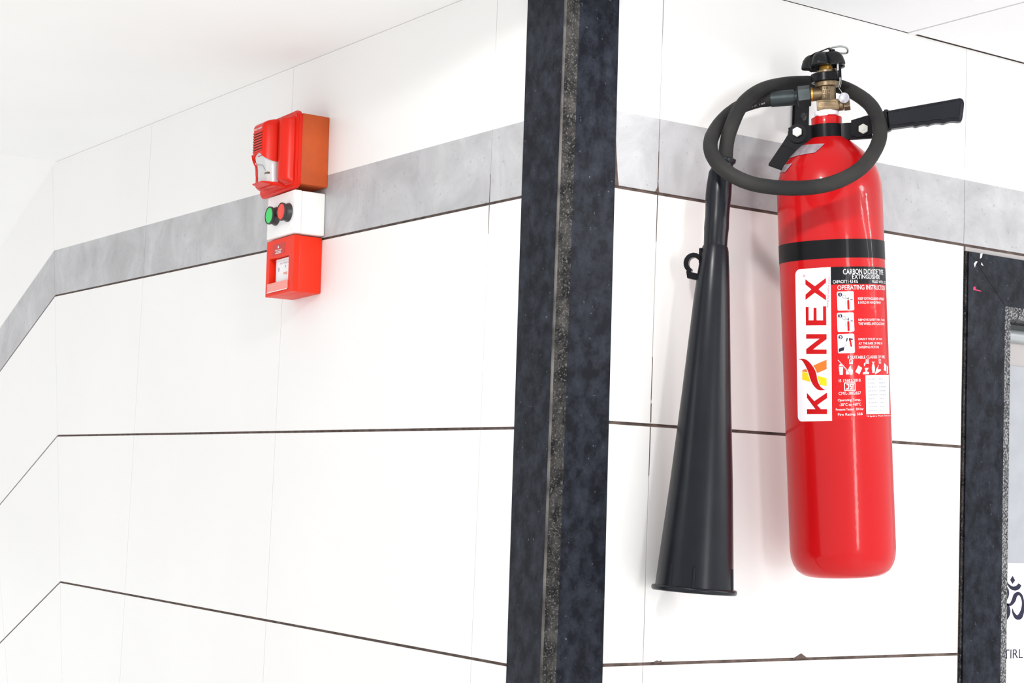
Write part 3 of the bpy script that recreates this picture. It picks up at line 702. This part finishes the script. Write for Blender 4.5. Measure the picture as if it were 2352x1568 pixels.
# three step pictograms
for k, (t0, w1) in enumerate(((4.2, 0.3553), (3.4, 0.3281), (3.0, 0.3009))):
    pic = sheet('pictogram', [(a, b) for a, b in rrect(0, 1, 0, 1, 0.08)] and [(t0 + 18.0 * a, w1 - 0.0244 + 0.0244 * b) for a, b in rrect(0, 1, 0, 1, 0.07, 3)], 'label_white', lab, R + 0.0005, 'white pictogram square')
    U = lambda P: [(t0 + 18.0 * a, w1 - 0.0244 + 0.0244 * b) for a, b in P]
    letters('number_disc', [('p', [U(circle(0.18, 0.84, 0.125, 16, 0.11))])], 'print_black', pic, R + 0.0007)
    letters('number', [('t', '123'[k], t0 + 18 * (0.16 if k == 0 else 0.12), t0 + 18 * (0.20 if k == 0 else 0.235), w1 - 0.0244 * 0.09, w1 - 0.0244 * 0.235, 0.02)], 'print_white', pic, R + 0.0009)
    if k < 2:
        letters('bottle_print', [('p', [U([(0.58, 0.04), (0.71, 0.04), (0.71, 0.50), (0.68, 0.56), (0.61, 0.56), (0.58, 0.50)])])], 'print_red', pic, R + 0.0007)
        letters('horn_print', [('p', [U([(0.46, 0.28), (0.54, 0.28), (0.53, 0.56), (0.49, 0.56)])])], 'print_grey', pic, R + 0.0007)
        ring = [U([(0.41 + r1 * math.cos(a), 0.72 + r1 * 0.9 * math.sin(a)) for r1, a in ((0.10, A), (0.10, B), (0.08, B), (0.08, A))]) for A, B in [(2 * PI * i / 16, 2 * PI * (i + 1) / 16) for i in range(16)]]
        letters('valve_print', [('p', ring + [U([(0.48, 0.62), (0.50, 0.60), (0.66, 0.62), (0.66, 0.65)]), U([(0.62, 0.58), (0.68, 0.58), (0.68, 0.68 + 0.06 * k), (0.62, 0.68 + 0.05 * k)]), U([(0.78, 0.54), (0.92, 0.54), (0.92, 0.58), (0.78, 0.58)])])], 'print_black', pic, R + 0.0007)
    else:
        letters('bottle_print', [('p', [U([(0.75, 0.31), (0.85, 0.33), (0.78, 0.74), (0.68, 0.70)])])], 'print_red', pic, R + 0.0007)
        letters('jet_print', [('p', [U([(0.36, 0.30), (0.42, 0.32), (0.56, 0.62), (0.52, 0.62)])])], 'print_grey', pic, R + 0.0007)
        letters('hand_print', [('p', [U([(0.04, 0.06), (0.16, 0.10), (0.34, 0.14), (0.38, 0.32), (0.22, 0.30), (0.05, 0.24)]), U([(0.49, 0.60), (0.56, 0.62), (0.60, 0.78), (0.54, 0.80)]), U([(0.66, 0.64), (0.72, 0.66), (0.93, 0.70), (0.93, 0.73), (0.74, 0.78), (0.68, 0.80)])])], 'print_black', pic, R + 0.0007)
# fire class pictograms, standards mark and paper sticker
W_ = lambda t0, t1, w0, w1, P: [(t0 + (t1 - t0) * a, w0 + (w1 - w0) * b) for a, b in P]
bin_ = [[(0.06, 0.55), (0.34, 0.55), (0.30, 0.03), (0.10, 0.03)], [(0.05, 0.60), (0.36, 0.60), (0.30, 0.72), (0.14, 0.74)]]
flame = [[(0.52, 0.05), (0.95, 0.05), (0.98, 0.30), (0.88, 0.42), (0.86, 0.62), (0.74, 0.50), (0.66, 0.32), (0.52, 0.25)]]
sq = [[(0.76, 0.72), (1.0, 0.72), (1.0, 0.76), (0.76, 0.76)], [(0.76, 0.97), (1.0, 0.97), (1.0, 1.0), (0.76, 1.0)], [(0.76, 0.76), (0.79, 0.76), (0.79, 0.97), (0.76, 0.97)], [(0.97, 0.76), (1.0, 0.76), (1.0, 0.97), (0.97, 0.97)]]
A_ = [('p', [W_(2.3, 18.2, 0.2484, 0.2680, p) for p in bin_ + flame + sq]), ('t', 'A', 15.4, 17.4, 0.2668, 0.2632)]
B_ = [('p', [W_(20.7, 37.3, 0.2480, 0.2680, p) for p in [[(0.0, 0.22), (0.26, 0.05), (0.48, 0.45), (0.22, 0.62)], [(0.52, 0.05), (0.96, 0.05), (0.98, 0.18), (0.80, 0.22), (0.96, 0.45), (0.66, 0.45), (0.72, 0.22), (0.52, 0.16)], [(0.62, 0.56), (0.70, 0.60), (0.74, 0.82), (0.62, 0.74)]] + sq]), ('t', 'B', 34.4, 36.4, 0.2668, 0.2632)]
C_ = [('p', [W_(40.0, 56.0, 0.2480, 0.2680, p) for p in [[(0.10, 0.12), (0.30, 0.12), (0.34, 0.45), (0.28, 0.68), (0.12, 0.68), (0.06, 0.45)], [(0.16, 0.70), (0.26, 0.70), (0.32, 0.88), (0.20, 0.80), (0.08, 0.88)], [(0.30, 0.02), (0.95, 0.26), (0.95, 0.34), (0.60, 0.34), (0.74, 0.66), (0.50, 0.40)]] + sq]), ('t', 'C', 53.0, 55.0, 0.2668, 0.2632)]
D_ = [('p', [W_(60.0, 74.0, 0.2480, 0.2680, p) for p in [[(0.1, 0.3), (0.5, 0.2), (0.6, 0.6), (0.2, 0.75)], [(0.6, 0.05), (0.9, 0.1), (0.95, 0.5), (0.7, 0.6)]]])]
for it in (A_, B_, C_, D_): letters('fire_class_print', it, 'print_white', lab, R + 0.0006)
letters('fire_class_slash', [('p', [W_(2.3, 18.2, 0.2484, 0.2680, [(0.0, 1.0), (0.06, 1.0), (0.92, 0.0), (0.80, 0.0)])])], 'print_white', lab, R + 0.0008)
letters('fire_class_slash', [('p', [W_(2.3, 18.2, 0.2484, 0.2680, [(0.05, 0.96), (0.07, 0.96), (0.87, 0.03), (0.83, 0.03)])])], 'print_red', lab, R + 0.0010)
letters('arrow_print', [('p', [[(13.2, 0.2736), (13.9, 0.2736), (13.9, 0.2708), (14.5, 0.2708), (13.5, 0.2692), (12.6, 0.2708), (13.2, 0.2708)]])], 'print_white', lab, R + 0.0006)
ic = lambda P: [(8.1 + 12.1 * a, 0.2285 + 0.0104 * b) for a, b in P]
fr_o = [((0, 0), (1, 0), (1, 0.1), (0, 0.1)), ((0, 0.9), (1, 0.9), (1, 1), (0, 1)), ((0, 0.1), (0.07, 0.1), (0.07, 0.9), (0, 0.9)), ((0.93, 0.1), (1, 0.1), (1, 0.9), (0.93, 0.9))]
isi = [[(0.17, 0.18), (0.38, 0.18), (0.40, 0.32), (0.19, 0.32)], [(0.33, 0.32), (0.42, 0.32), (0.46, 0.82), (0.37, 0.82)], [(0.22, 0.70), (0.37, 0.70), (0.38, 0.82), (0.23, 0.82)],
       [(0.46, 0.18), (0.66, 0.18), (0.69, 0.56), (0.50, 0.56), (0.49, 0.46), (0.60, 0.46), (0.59, 0.29), (0.47, 0.29)], [(0.50, 0.56), (0.57, 0.56), (0.60, 0.82), (0.53, 0.82)], [(0.53, 0.72), (0.86, 0.72), (0.87, 0.82), (0.54, 0.82)], [(0.72, 0.18), (0.79, 0.18), (0.83, 0.72), (0.76, 0.72)]]
letters('standards_mark', [('p', [ic(p) for p in list(fr_o) + isi])], 'print_white', lab, R + 0.0006)
pp = sheet('paper_sticker', [(32.2, 0.2475), (31.4, 0.198), (72.5, 0.1975), (75.5, 0.2475)], 'paper', lab, R + 0.0007, 'white data sticker with faded print')
dash = []
for i in range(9):
    w = 0.2425 - i * 0.0050
    for t0, t1 in ((35.0, 44.0 + random.uniform(-2, 4)), (51.0, 56 + random.uniform(0, 8))):
        t = t0
        while t < t1: d = random.uniform(1.0, 2.4); dash.append([(t, w - 0.0008), (t + d, w - 0.0008), (t + d, w + 0.0008), (t, w + 0.0008)]); t += d + 0.7
letters('faded_print', [('p', dash)], 'print_grey', pp, R + 0.0009)


# stickers and stamped marks on the shoulder
def prof_r(w):
    pts = [(z, r) for r, z in prof if 0.487 < z < 0.566]
    for (z0, r0), (z1, r1) in zip(pts, pts[1:]):
        if z0 <= w <= z1: return r0 + (r1 - r0) * (w - z0) / (z1 - z0)
    return R


def shoulder(name, poly, m, label, off=0.0006):
    bm = bmesh.new(); flat(bm, [poly], TW); bmesh.ops.remove_doubles(bm, verts=bm.verts, dist=1e-7)
    for k in range(-32, 10): bmesh.ops.bisect_plane(bm, geom=bm.verts[:] + bm.edges[:] + bm.faces[:], plane_co=(k * 4, 0, 0), plane_no=(1, 0, 0))
    for k in range(0, 40): bmesh.ops.bisect_plane(bm, geom=bm.verts[:] + bm.edges[:] + bm.faces[:], plane_co=(0, 0, 490 + k * 2), plane_no=(0, 0, 1))
    for v in bm.verts:
        a = math.radians(v.co.x); z = v.co.z / 1000; r = prof_r(z) + off; v.co = (r * math.sin(a), -r * math.cos(a), z + off * 0.6)
    return obj(name, bm, m, fx, label, smooth=True)


shoulder('foil_sticker', [(-100, 0.5545), (-5, 0.5500), (-18, 0.5375), (-60, 0.5362), (-100, 0.5390)], 'silver', 'worn silver foil sticker on the shoulder')
shoulder('foil_sticker', [(-95, 0.5300), (-50, 0.5265), (-58, 0.5170), (-95, 0.5195)], 'silver', 'small worn silver foil sticker on the shoulder')

# --- neck clamp, bolts, hanger arm
bm = bmesh.new()
arc = [(0.0225 * math.sin(math.radians(a)), -0.0225 * math.cos(math.radians(a)) - 0.0015) for a in range(-58, 59, 8)]
outer = [(-0.0390, -0.0165), (-0.0300, -0.0165), (-0.0240, -0.0160)] + arc + [(0.0240, -0.0160), (0.0330, -0.0150), (0.0580, -0.0135)]
inner = [(x * 0.985 if abs(x) < 0.022 else x, y + 0.0032) for x, y in outer]
zlo = lambda x: 0.5575; zhi = lambda x: 0.5795
pv = [[bm.verts.new((x, y, z)) for (x, y) in o for z in (zlo(x), zhi(x))] for o in (outer, inner)]
n = len(outer)
for k in range(n - 1):
    for s in (0, 1): bm.faces.new([pv[s][2 * k], pv[s][2 * k + 1], pv[s][2 * k + 3], pv[s][2 * k + 2]])
    for e in (0, 1): bm.faces.new([pv[0][2 * k + e], pv[0][2 * k + 2 + e], pv[1][2 * k + 2 + e], pv[1][2 * k + e]])
for k in (0, n - 1): bm.faces.new([pv[0][2 * k], pv[0][2 * k + 1], pv[1][2 * k + 1], pv[1][2 * k]])
obj('neck_clamp', bm, 'steel_black', fx, 'black steel clamp around the neck', smooth=True)
bm = bmesh.new()      # rear half of the clamp
arc2 = [(0.0225 * math.sin(math.radians(a)), 0.0225 * math.cos(math.radians(a))) for a in range(-75, 76, 10)]
o2 = [(-0.0500, -0.0100), (-0.0270, -0.0090)] + arc2 + [(0.0270, -0.0080), (0.0560, -0.0080)]; i2 = [(x * 0.9, y - 0.003 if abs(x) < 0.024 else y - 0.003) for x, y in o2]
pv = [[bm.verts.new((x, y, z)) for (x, y) in o for z in (0.5575, 0.5785)] for o in (o2, i2)]; n = len(o2)
for k in range(n - 1):
    for s in (0, 1): bm.faces.new([pv[s][2 * k], pv[s][2 * k + 1], pv[s][2 * k + 3], pv[s][2 * k + 2]])
    for e in (0, 1): bm.faces.new([pv[0][2 * k + e], pv[0][2 * k + 2 + e], pv[1][2 * k + 2 + e], pv[1][2 * k + e]])
for k in (0, n - 1): bm.faces.new([pv[0][2 * k], pv[0][2 * k + 1], pv[1][2 * k + 1], pv[1][2 * k]])
obj('rear_clamp', bm, 'steel_black', fx, smooth=True)
bm = bmesh.new(); prism(bm, circle(-0.0380, 0.5690, 0.0128, 24), FV, -0.0185, -0.0155, bev=0.001)
obj('clamp_lug', bm, 'steel_black', fx, smooth=True)
for x, z, y in ((-0.0385, 0.5705, -0.0185), (0.0465, 0.5695, -0.0175)):
    bm = bmesh.new(); prism(bm, [(x + 0.0066 * math.cos(math.radians(60 * i + 28)), z + 0.0066 * math.sin(math.radians(60 * i + 28))) for i in range(6)], FV, y - 0.0055, y, bev=0.0008)
    b = obj('bolt', bm, 'bolt', fx, 'bright hexagon bolt', smooth=True)
    bm = bmesh.new(); prism(bm, circle(x, z, 0.0021, 14), FV, y - 0.0062, y - 0.0054); obj('bolt_centre', bm, 'pin', b)
bm = bmesh.new(); prism(bm, [(-0.0455, 0.5770), (-0.0225, 0.5640), (-0.0350, 0.5432), (-0.0600, 0.5552)], FV, -0.0150, -0.0110, bev=0.0008)
ha = obj('hanger_arm', bm, 'steel_black', fx, 'black steel arm bent towards the wall', smooth=True)
bm = bmesh.new(); prism(bm, [(-0.0600, 0.5552), (-0.0350, 0.5432), (-0.0495, 0.5200), (-0.0512, 0.5178), (-0.0775, 0.5290), (-0.0770, 0.5318)], FV, -0.0170, -0.0120, bev=0.0008)
obj('arm_tab', bm, 'steel_black', ha, smooth=True)

# --- carrying handle
UP = lambda px, py: (0.0772 + (px - 2035) * 0.000556, 0.595 - (py - 254) * 0.000578 - (px - 2035) * 0.0000363)
bm = bmesh.new(); prism(bm, [UP(*p) for p in ((1953, 281), (1986, 271), (2026, 261), (2032, 299), (1995, 314), (1963, 321), (1961, 317), (1950, 316))][::-1], FV, -0.0170, -0.0135, bev=0.0006)
obj('handle_plate', bm, 'steel_black', fx, smooth=True)
gp = [(2030, 256), (2037, 255.5), (2041, 258.5), (2060, 255), (2120, 244.5), (2180, 234), (2203, 229.8), (2208, 231.5), (2211, 236), (2212, 243), (2210, 258), (2207, 275), (2205, 281), (2198, 283), (2190, 282.2), (2180, 282.2), (2172, 284.5), (2163, 287.5), (2155, 285.8), (2146, 286), (2137, 288), (2129, 291.3), (2121, 290), (2112, 291), (2104, 294), (2099, 294.8), (2094, 292.5), (2070, 295.8), (2046, 299.5), (2043, 303), (2034, 305.5)]
bm = bmesh.new(); prism(bm, [UP(*p) for p in gp][::-1], FV, -0.0195, 0.0030, bev=0.0042, seg=3)
hd = obj('handle_grip', bm, 'plastic', fx, 'black moulded grip with finger waves', smooth=True, angle=50)
for k in range(18):
    a = UP(2066 + k * 7.6, 0); zt = UP(2066 + k * 7.6, 255.0 - (2066 + k * 7.6 - 2060) * 0.1745)[1]
    bxo('grip_ridge', (a[0] - 0.0007, a[0] + 0.0007, -0.0188, 0.0020, zt - 0.0070, zt - 0.00245), 'plastic', hd)
bm = bmesh.new(); prism(bm, [UP(*p) for p in ((2021, 263), (2031, 259), (2035, 303), (2026, 306))][::-1], FV, -0.0190, 0.0020, bev=0.001); obj('handle_collar', bm, 'plastic', fx, smooth=True)

# --- valve
bm = bmesh.new()
lathe(bm, [(0, 0.5985), (0.0110, 0.5985), (0.0110, 0.6300), (0.0155, 0.6315), (0.0158, 0.6370), (0.0130, 0.6375), (0.0125, 0.6490), (0.0130, 0.6495), (0.0130, 0.6525), (0.0060, 0.6530), (0.0060, 0.6600), (0, 0.6600)], 36, lambda a, b, c: (a + 0.0025, b, c))
vb = obj('valve_body', bm, 'brass', fx, 'cast brass valve', smooth=True)
bxo('valve_block', (-0.0120, 0.0165, -0.0140, 0.0120, 0.5985, 0.6125), 'brass', vb, bev=0.0012)
bm = bmesh.new()
for a in ((-0.0100, 0.0145, 0.6095, 0.6105), (-0.0100, 0.0145, 0.6015, 0.6025), (-0.0100, -0.0090, 0.6015, 0.6105), (0.0135, 0.0145, 0.6015, 0.6105)): box(bm, a[0], a[1], -0.0148, -0.0138, a[2], a[3])
obj('name_frame', bm, 'brass', vb)
bm = bmesh.new(); x = -0.0072
while x < 0.0115: w = random.uniform(0.0009, 0.0018); box(bm, x, x + w, -0.0146, -0.0138, 0.6045, 0.6078); x += w + 0.0006
obj('cast_marks', bm, 'brass', vb)
bxo('stamp_plate', (-0.0040, 0.0065, -0.0115, -0.0060, 0.6130, 0.6305), 'brass', vb, bev=0.0005)
bm = bmesh.new(); fv = lambda a, b: (a, -0.0117, b)
add_text(bm, '18', -0.0020, 0.0040, 0.6292, 0.6262, fv); add_text(bm, '3224', -0.0035, 0.0058, 0.6252, 0.6218, fv)
flat(bm, [[(-0.0032 + 0.0088 * a, 0.6140 + 0.0062 * b) for a, b in p] for p in list(fr_o) + isi], fv)
obj('stamped_lettering', bm, 'dark', vb)
bm = bmesh.new(); cyl_between(bm, (-0.0190, 0, 0.6222), (-0.0040, 0, 0.6222), 0.0088, 28); obj('outlet', bm, 'brass', vb, smooth=True)
bm = bmesh.new(); cyl_between(bm, (-0.0205, 0, 0.6222), (-0.0165, 0, 0.6222), 0.0093, 28); obj('outlet_thread', bm, 'brass_bright', vb, smooth=True)
bm = bmesh.new(); tube(bm, [(0.0150, -0.002, 0.6050), (0.0215, -0.002, 0.6055), (0.0230, -0.002, 0.6055)], [0.0072, 0.0072, 0.0060], 20); obj('relief_plug', bm, 'brass', vb, smooth=True)
bm = bmesh.new(); tube(bm, [(0.0230, -0.002, 0.6055), (0.0310, -0.002, 0.6062)], 0.0078, 6); obj('relief_nut', bm, 'brass', vb)
bm = bmesh.new(); lathe(bm, [(0.0, 0.6527), (0.0078, 0.6527), (0.0088, 0.6540), (0.0088, 0.6580), (0.0070, 0.6600), (0, 0.6600)], 24, lambda a, b, c: (a + 0.0015, b - 0.001, c)); obj('spindle_nut', bm, 'brass_bright', vb, 'bright brass spindle nut', smooth=True)
# ring around the valve with the seal tab
bm = bmesh.new(); lathe(bm, [(0.0158, 0.6375), (0.0195, 0.6375), (0.0200, 0.6380), (0.0200, 0.6480), (0.0195, 0.6485), (0.0158, 0.6485), (0.0158, 0.6375)], 40, lambda a, b, c: (a + 0.0015, b, c + a * 0.02))
rg = obj('valve_ring', bm, 'steel_black', fx, 'black plastic ring with upright tab', smooth=True)
bxo('ring_tab', (0.0150, 0.0215, -0.0150, -0.0050, 0.6385, 0.6570), 'steel_black', rg, bev=0.0008)
# hand wheel with five lobes
bm = bmesh.new(); seg = 80; pr = [(0.0, 0.0190), (0.30, 0.0188), (0.50, 0.0186), (0.66, 0.0180), (0.80, 0.0155), (0.91, 0.0110), (0.98, 0.0050), (1.0, 0.0010), (0.97, 0.0), (0.79, 0.0005), (0.74, 0.0050), (0.30, 0.0050), (0.0, 0.0050)]
rings = []
for rf, z in pr:
    if rf == 0: rings.append([bm.verts.new((0, 0, z))]); continue
    ring = []
    for i in range(seg):
        a = 2 * PI * i / seg; lob = 0.5 + 0.5 * math.cos(5 * (a + math.radians(90 + 17))); lb = lob ** 0.38
        rr = rf * (0.0208 + 0.0098 * lb) if rf > 0.4 and not (z < 0.006 and rf < 0.9) else rf * 0.0245
        zz = z - (0.0085 * (1 - lb) * rf if 0.5 < rf < 0.99 and z > 0.004 else 0)
        ring.append(bm.verts.new((rr * math.cos(a), rr * math.sin(a), zz)))
    rings.append(ring)
for A, B in zip(rings, rings[1:]):
    for i in range(seg):
        j = (i + 1) % seg
        if len(A) == 1: bm.faces.new([A[0], B[i], B[j]])
        elif len(B) == 1: bm.faces.new([A[i], B[0], A[j]])
        else: bm.faces.new([A[i], B[i], B[j], A[j]])
bmesh.ops.transform(bm, matrix=Matrix.Translation((0.0, 0, 0.6572)) @ Matrix.Rotation(math.radians(-2.0), 4, 'Y'), verts=bm.verts)
kb = obj('hand_wheel', bm, 'knob', fx, 'black five lobed hand wheel', smooth=True, angle=60)
bm = bmesh.new(); lathe(bm, [(0, 0.6740), (0.0040, 0.6740), (0.0040, 0.6790), (0.0020, 0.6795), (0, 0.6795)], 18, lambda a, b, c: (a + 0.0105, b - 0.006, c)); obj('wheel_screw', bm, 'steel_black', kb, smooth=True)
# safety pin, its ring and the sealing wire
bm = bmesh.new()
loop = [(0.0060, -0.006, 0.6800), (0.0130, -0.010, 0.6815), (0.0220, -0.011, 0.6818), (0.0290, -0.008, 0.6800), (0.0310, -0.001, 0.6770), (0.0285, 0.003, 0.6750), (0.0200, 0.003, 0.6755)]
tube(bm, catmull(loop, 6), 0.0013, 10); pn = obj('safety_pin', bm, 'pin', fx, 'grey metal safety pin ring on the hand wheel', smooth=True)
bm = bmesh.new(); cyl_between(bm, (0.0170, -0.0165, 0.6490), (0.0170, -0.0165, 0.6625), 0.0014, 10); obj('pin_shank', bm, 'pin', pn, smooth=True)
bm = bmesh.new(); tube(bm, catmull([(-0.0205, -0.006, 0.6700), (-0.0130, -0.010, 0.6745), (-0.0040, -0.012, 0.6768), (0.0020, -0.011, 0.6790), (0.0075, -0.008, 0.6812)], 6), 0.0009, 8); obj('pin_cord', bm, 'steel_black', pn, smooth=True)
bm = bmesh.new(); tube(bm, catmull([(0.0190, -0.0150, 0.6400), (0.0188, -0.0155, 0.6330), (0.0175, -0.0150, 0.6265), (0.0200, -0.0155, 0.6220), (0.0225, -0.016, 0.6170)], 5), 0.00035, 6); wr_ = obj('seal_wire', bm, 'pin', pn, smooth=True)
bm = bmesh.new(); tube(bm, catmull([(0.0202, -0.0150, 0.6400), (0.0205, -0.0152, 0.6320), (0.0190, -0.0150, 0.6270)], 5), 0.00035, 6); obj('seal_wire', bm, 'pin', pn, smooth=True)
bm = bmesh.new(); lathe(bm, [(0, -0.0022), (0.0050, -0.0022), (0.0068, -0.0012), (0.0070, 0.0010), (0.0055, 0.0020), (0, 0.0020)], 24, lambda a, b, c: (0.0235 + a, -0.016 + c, 0.6125 + b)); obj('seal_disc', bm, 'seal', pn, 'round clear plastic seal', smooth=True)

# --- hose fitting and hose
bm = bmesh.new(); tube(bm, [(-0.0375, 0, 0.6203), (-0.0355, 0, 0.6204), (-0.0205, 0, 0.6212), (-0.0190, 0, 0.6212)], [0.0115, 0.0142, 0.0142, 0.0118], 6); ft = obj('hose_nut', bm, 'fitting', fx, 'grey hexagon hose nut')
bm = bmesh.new(); cyl_between(bm, (-0.0425, 0, 0.6202), (-0.0370, 0, 0.6204), 0.0080, 24); obj('nut_collar', bm, 'fitting', ft, smooth=True)
bm = bmesh.new(); cyl_between(bm, (-0.0722, -0.0004, 0.6195), (-0.0408, 0, 0.6202), 0.0106, 28, 0.0008); obj('crimp_sleeve', bm, 'fitting', ft, 'grey crimp sleeve', smooth=True)
HP = [(-0.0660, 0.0, 0.6200), (-0.0760, -0.001, 0.6190), (-0.0918, -0.008, 0.6165), (-0.1168, -0.030, 0.6040), (-0.1375, -0.060, 0.5800), (-0.1470, -0.095, 0.5520), (-0.1400, -0.128, 0.5250), (-0.1189, -0.142, 0.5025), (-0.0872, -0.138, 0.4885), (-0.0393, -0.125, 0.4834), (0.0037, -0.115, 0.4884), (0.0393, -0.095, 0.5072), (0.0609, -0.065, 0.5368), (0.0673, -0.042, 0.5653), (0.0586, -0.012, 0.5993), (0.0363, 0.022, 0.6258), (0.0111, 0.042, 0.6411), (-0.0205, 0.042, 0.6461), (-0.0547, 0.020, 0.6426), (-0.0854, -0.015, 0.6294), (-0.1068, -0.055, 0.6053), (-0.1195, -0.075, 0.5771), (-0.1273, -0.080, 0.5514), (-0.1300, -0.080, 0.5200)]
bm = bmesh.new(); HC = catmull(HP, 8)
tube(bm, HC, [0.0094 * (1 + (0.018 if i % 11 == 5 else 0)) for i in range(len(HC))], 20)
hz = obj('hose', bm, 'rubber', fx, 'dusty black rubber hose looped round the cylinder top', smooth=True, angle=60)
bm = bmesh.new()
Va = Vector((-0.113, 0, 0)); hfn = lambda a, b: (a, -0.0085 - 0.0086 + 0.0 * a, b)
P0 = Vector((-0.0795, -0.0105, 0.6122)); P1 = Vector((-0.1040, -0.0245, 0.6040))
V, F = text2d('4 W.P. 180', 0.0)
dx = (P0 - P1); up = Vector((0.10, 0.35, 0.93)).normalized()
vs = [bm.verts.new(P1 + dx * a + up * (0.0026 * b - 0.0004) + Vector((0, -0.0012, 0))) for a, b in V]
for f in F: bm.faces.new([vs[i] for i in f])
obj('hose_lettering', bm, 'strip', hz)

# --- discharge horn
HA = [(-0.1282, -0.080, 0.5334, 0.0098), (-0.1284, -0.080, 0.5322, 0.0128), (-0.1290, -0.080, 0.5296, 0.0128), (-0.1300, -0.080, 0.5278, 0.0110), (-0.1325, -0.080, 0.5220, 0.0128), (-0.1368, -0.080, 0.5124, 0.0152), (-0.1388, -0.082, 0.4960, 0.0164), (-0.1401, -0.083, 0.4840, 0.0166), (-0.1416, -0.085, 0.4670, 0.0157), (-0.1424, -0.087, 0.4555, 0.0155), (-0.1431, -0.0875, 0.4480, 0.0159), (-0.1437, -0.088, 0.4414, 0.0160), (-0.1442, -0.089, 0.4360, 0.0155), (-0.1450, -0.0905, 0.4260, 0.0152), (-0.1457, -0.091, 0.4183, 0.0151),
      (-0.1458, -0.0911, 0.4175, 0.0163), (-0.1463, -0.092, 0.4126, 0.0175), (-0.1485, -0.096, 0.3880, 0.0200), (-0.1516, -0.100, 0.3542, 0.0228), (-0.1618, -0.112, 0.2322, 0.0309), (-0.1707, -0.123, 0.1227, 0.0391), (-0.1836, -0.135, -0.0120, 0.0492)]
bm = bmesh.new(); tube(bm, [a[:3] for a in HA], [a[3] for a in HA], 48, cap=True)
ho = obj('horn', bm, 'plastic', fx, 'black conical discharge horn', smooth=True, angle=30)
ax0 = Vector(HA[-2][:3]); ax1 = Vector(HA[-1][:3]); axd = (ax1 - ax0).normalized()
bm = bmesh.new(); e0 = ax1 - axd * 0.001
tube(bm, [e0, e0 + axd * 0.0002, e0 + axd * 0.0018, e0 + axd * 0.0050, e0 + axd * 0.0068, e0 + axd * 0.0070], [0.0480, 0.0520, 0.0535, 0.0535, 0.0520, 0.0470], 64)
obj('horn_rim', bm, 'plastic', ho, smooth=True, angle=50)
side = Vector((1, 0, 0)); side = (side - axd * side.dot(axd)).normalized(); fw = Vector((0, -1, 0)); fw = (fw - axd * fw.dot(axd) - side * fw.dot(side)).normalized()
for ang in (-33, 3, 76, 128, 180, -100):
    a = math.radians(ang); rd = side * math.sin(a) + fw * math.cos(a)
    b0 = ax1 + rd * 0.0489; b1 = ax1 - axd * 0.026 + rd * (0.0489 - 0.026 * 0.0755)
    bm = bmesh.new(); tube(bm, [b0, b1, b1 - axd * 0.0012], [0.0021, 0.0021, 0.0010], 10)
    obj('horn_rib', bm, 'plastic', ho, smooth=True)
# clip on the side of the horn
bm = bmesh.new()
cc = Vector((-0.1735, -0.0900, 0.3975)); pts = [(cc.x + 0.0068 * math.cos(math.radians(a)), cc.z + 0.0078 * math.sin(math.radians(a))) for a in range(30, 251, 20)]
po = [(cc.x + 0.0130 * math.cos(math.radians(a)), cc.z + 0.0135 * math.sin(math.radians(a))) for a in range(250, 29, -20)]
prism(bm, pts + po, FV, cc.y - 0.010, cc.y + 0.008, bev=0.0007)
ck = obj('horn_clip', bm, 'steel_black', ho, 'black C shaped clip beside the horn', smooth=True)
bm = bmesh.new(); prism(bm, [(-0.1835, 0.3880), (-0.1690, 0.3840), (-0.1690, 0.3755), (-0.1825, 0.3790)], FV, cc.y - 0.010, cc.y + 0.008, bev=0.0008); obj('clip_foot', bm, 'steel_black', ck, smooth=True)
bm = bmesh.new(); prism(bm, [(-0.1660, 0.4160), (-0.1630, 0.4170), (-0.1600, 0.3800), (-0.1640, 0.3800), (-0.1670, 0.3980)], FV, cc.y - 0.010, cc.y + 0.008, bev=0.0007); obj('clip_plate', bm, 'steel_black', ck, smooth=True)

# ------------------------------------------------------------------ wall bracket behind the neck
wb = tag(empty('wall_bracket', Matrix.Translation((0.397, 0, 2.045))), 'black steel wall bracket with slotted screw behind the extinguisher neck', 'bracket')
bm = bmesh.new(); prism(bm, rrect(-0.0142, 0.0142, -0.055, 0.062, 0.003, 3), FV, -0.0045, -0.0002, bev=0.0006); obj('wall_plate', bm, 'steel_black', wb, smooth=True)
bm = bmesh.new(); lathe(bm, [(0, 0.0020), (0.0035, 0.0016), (0.0055, 0.0), (0, 0.0)], 20, lambda a, b, c: (0.0035 + a, -0.0045 - c, 0.0080 + b)); sc = obj('screw', bm, 'fitting', wb, 'slotted screw', smooth=True)
bm = bmesh.new(); prism(bm, [(-0.0016, 0.0035), (-0.0003, 0.0030), (0.0086, 0.0125), (0.0073, 0.0130)], FV, -0.0068, -0.0060); obj('screw_slot_shade', bm, 'dark', sc)  # solid dark bar standing in for shade in the screw head
bm = bmesh.new(); prism(bm, [(-0.0142, -0.0030), (0.0142, -0.0030), (-0.0150, -0.0705), (-0.0350, -0.0705)], lambda a, b, d: (a, b, d), -0.0555, -0.0515, bev=0.0005); obj('hook_arm', bm, 'steel_black', wb, smooth=True)
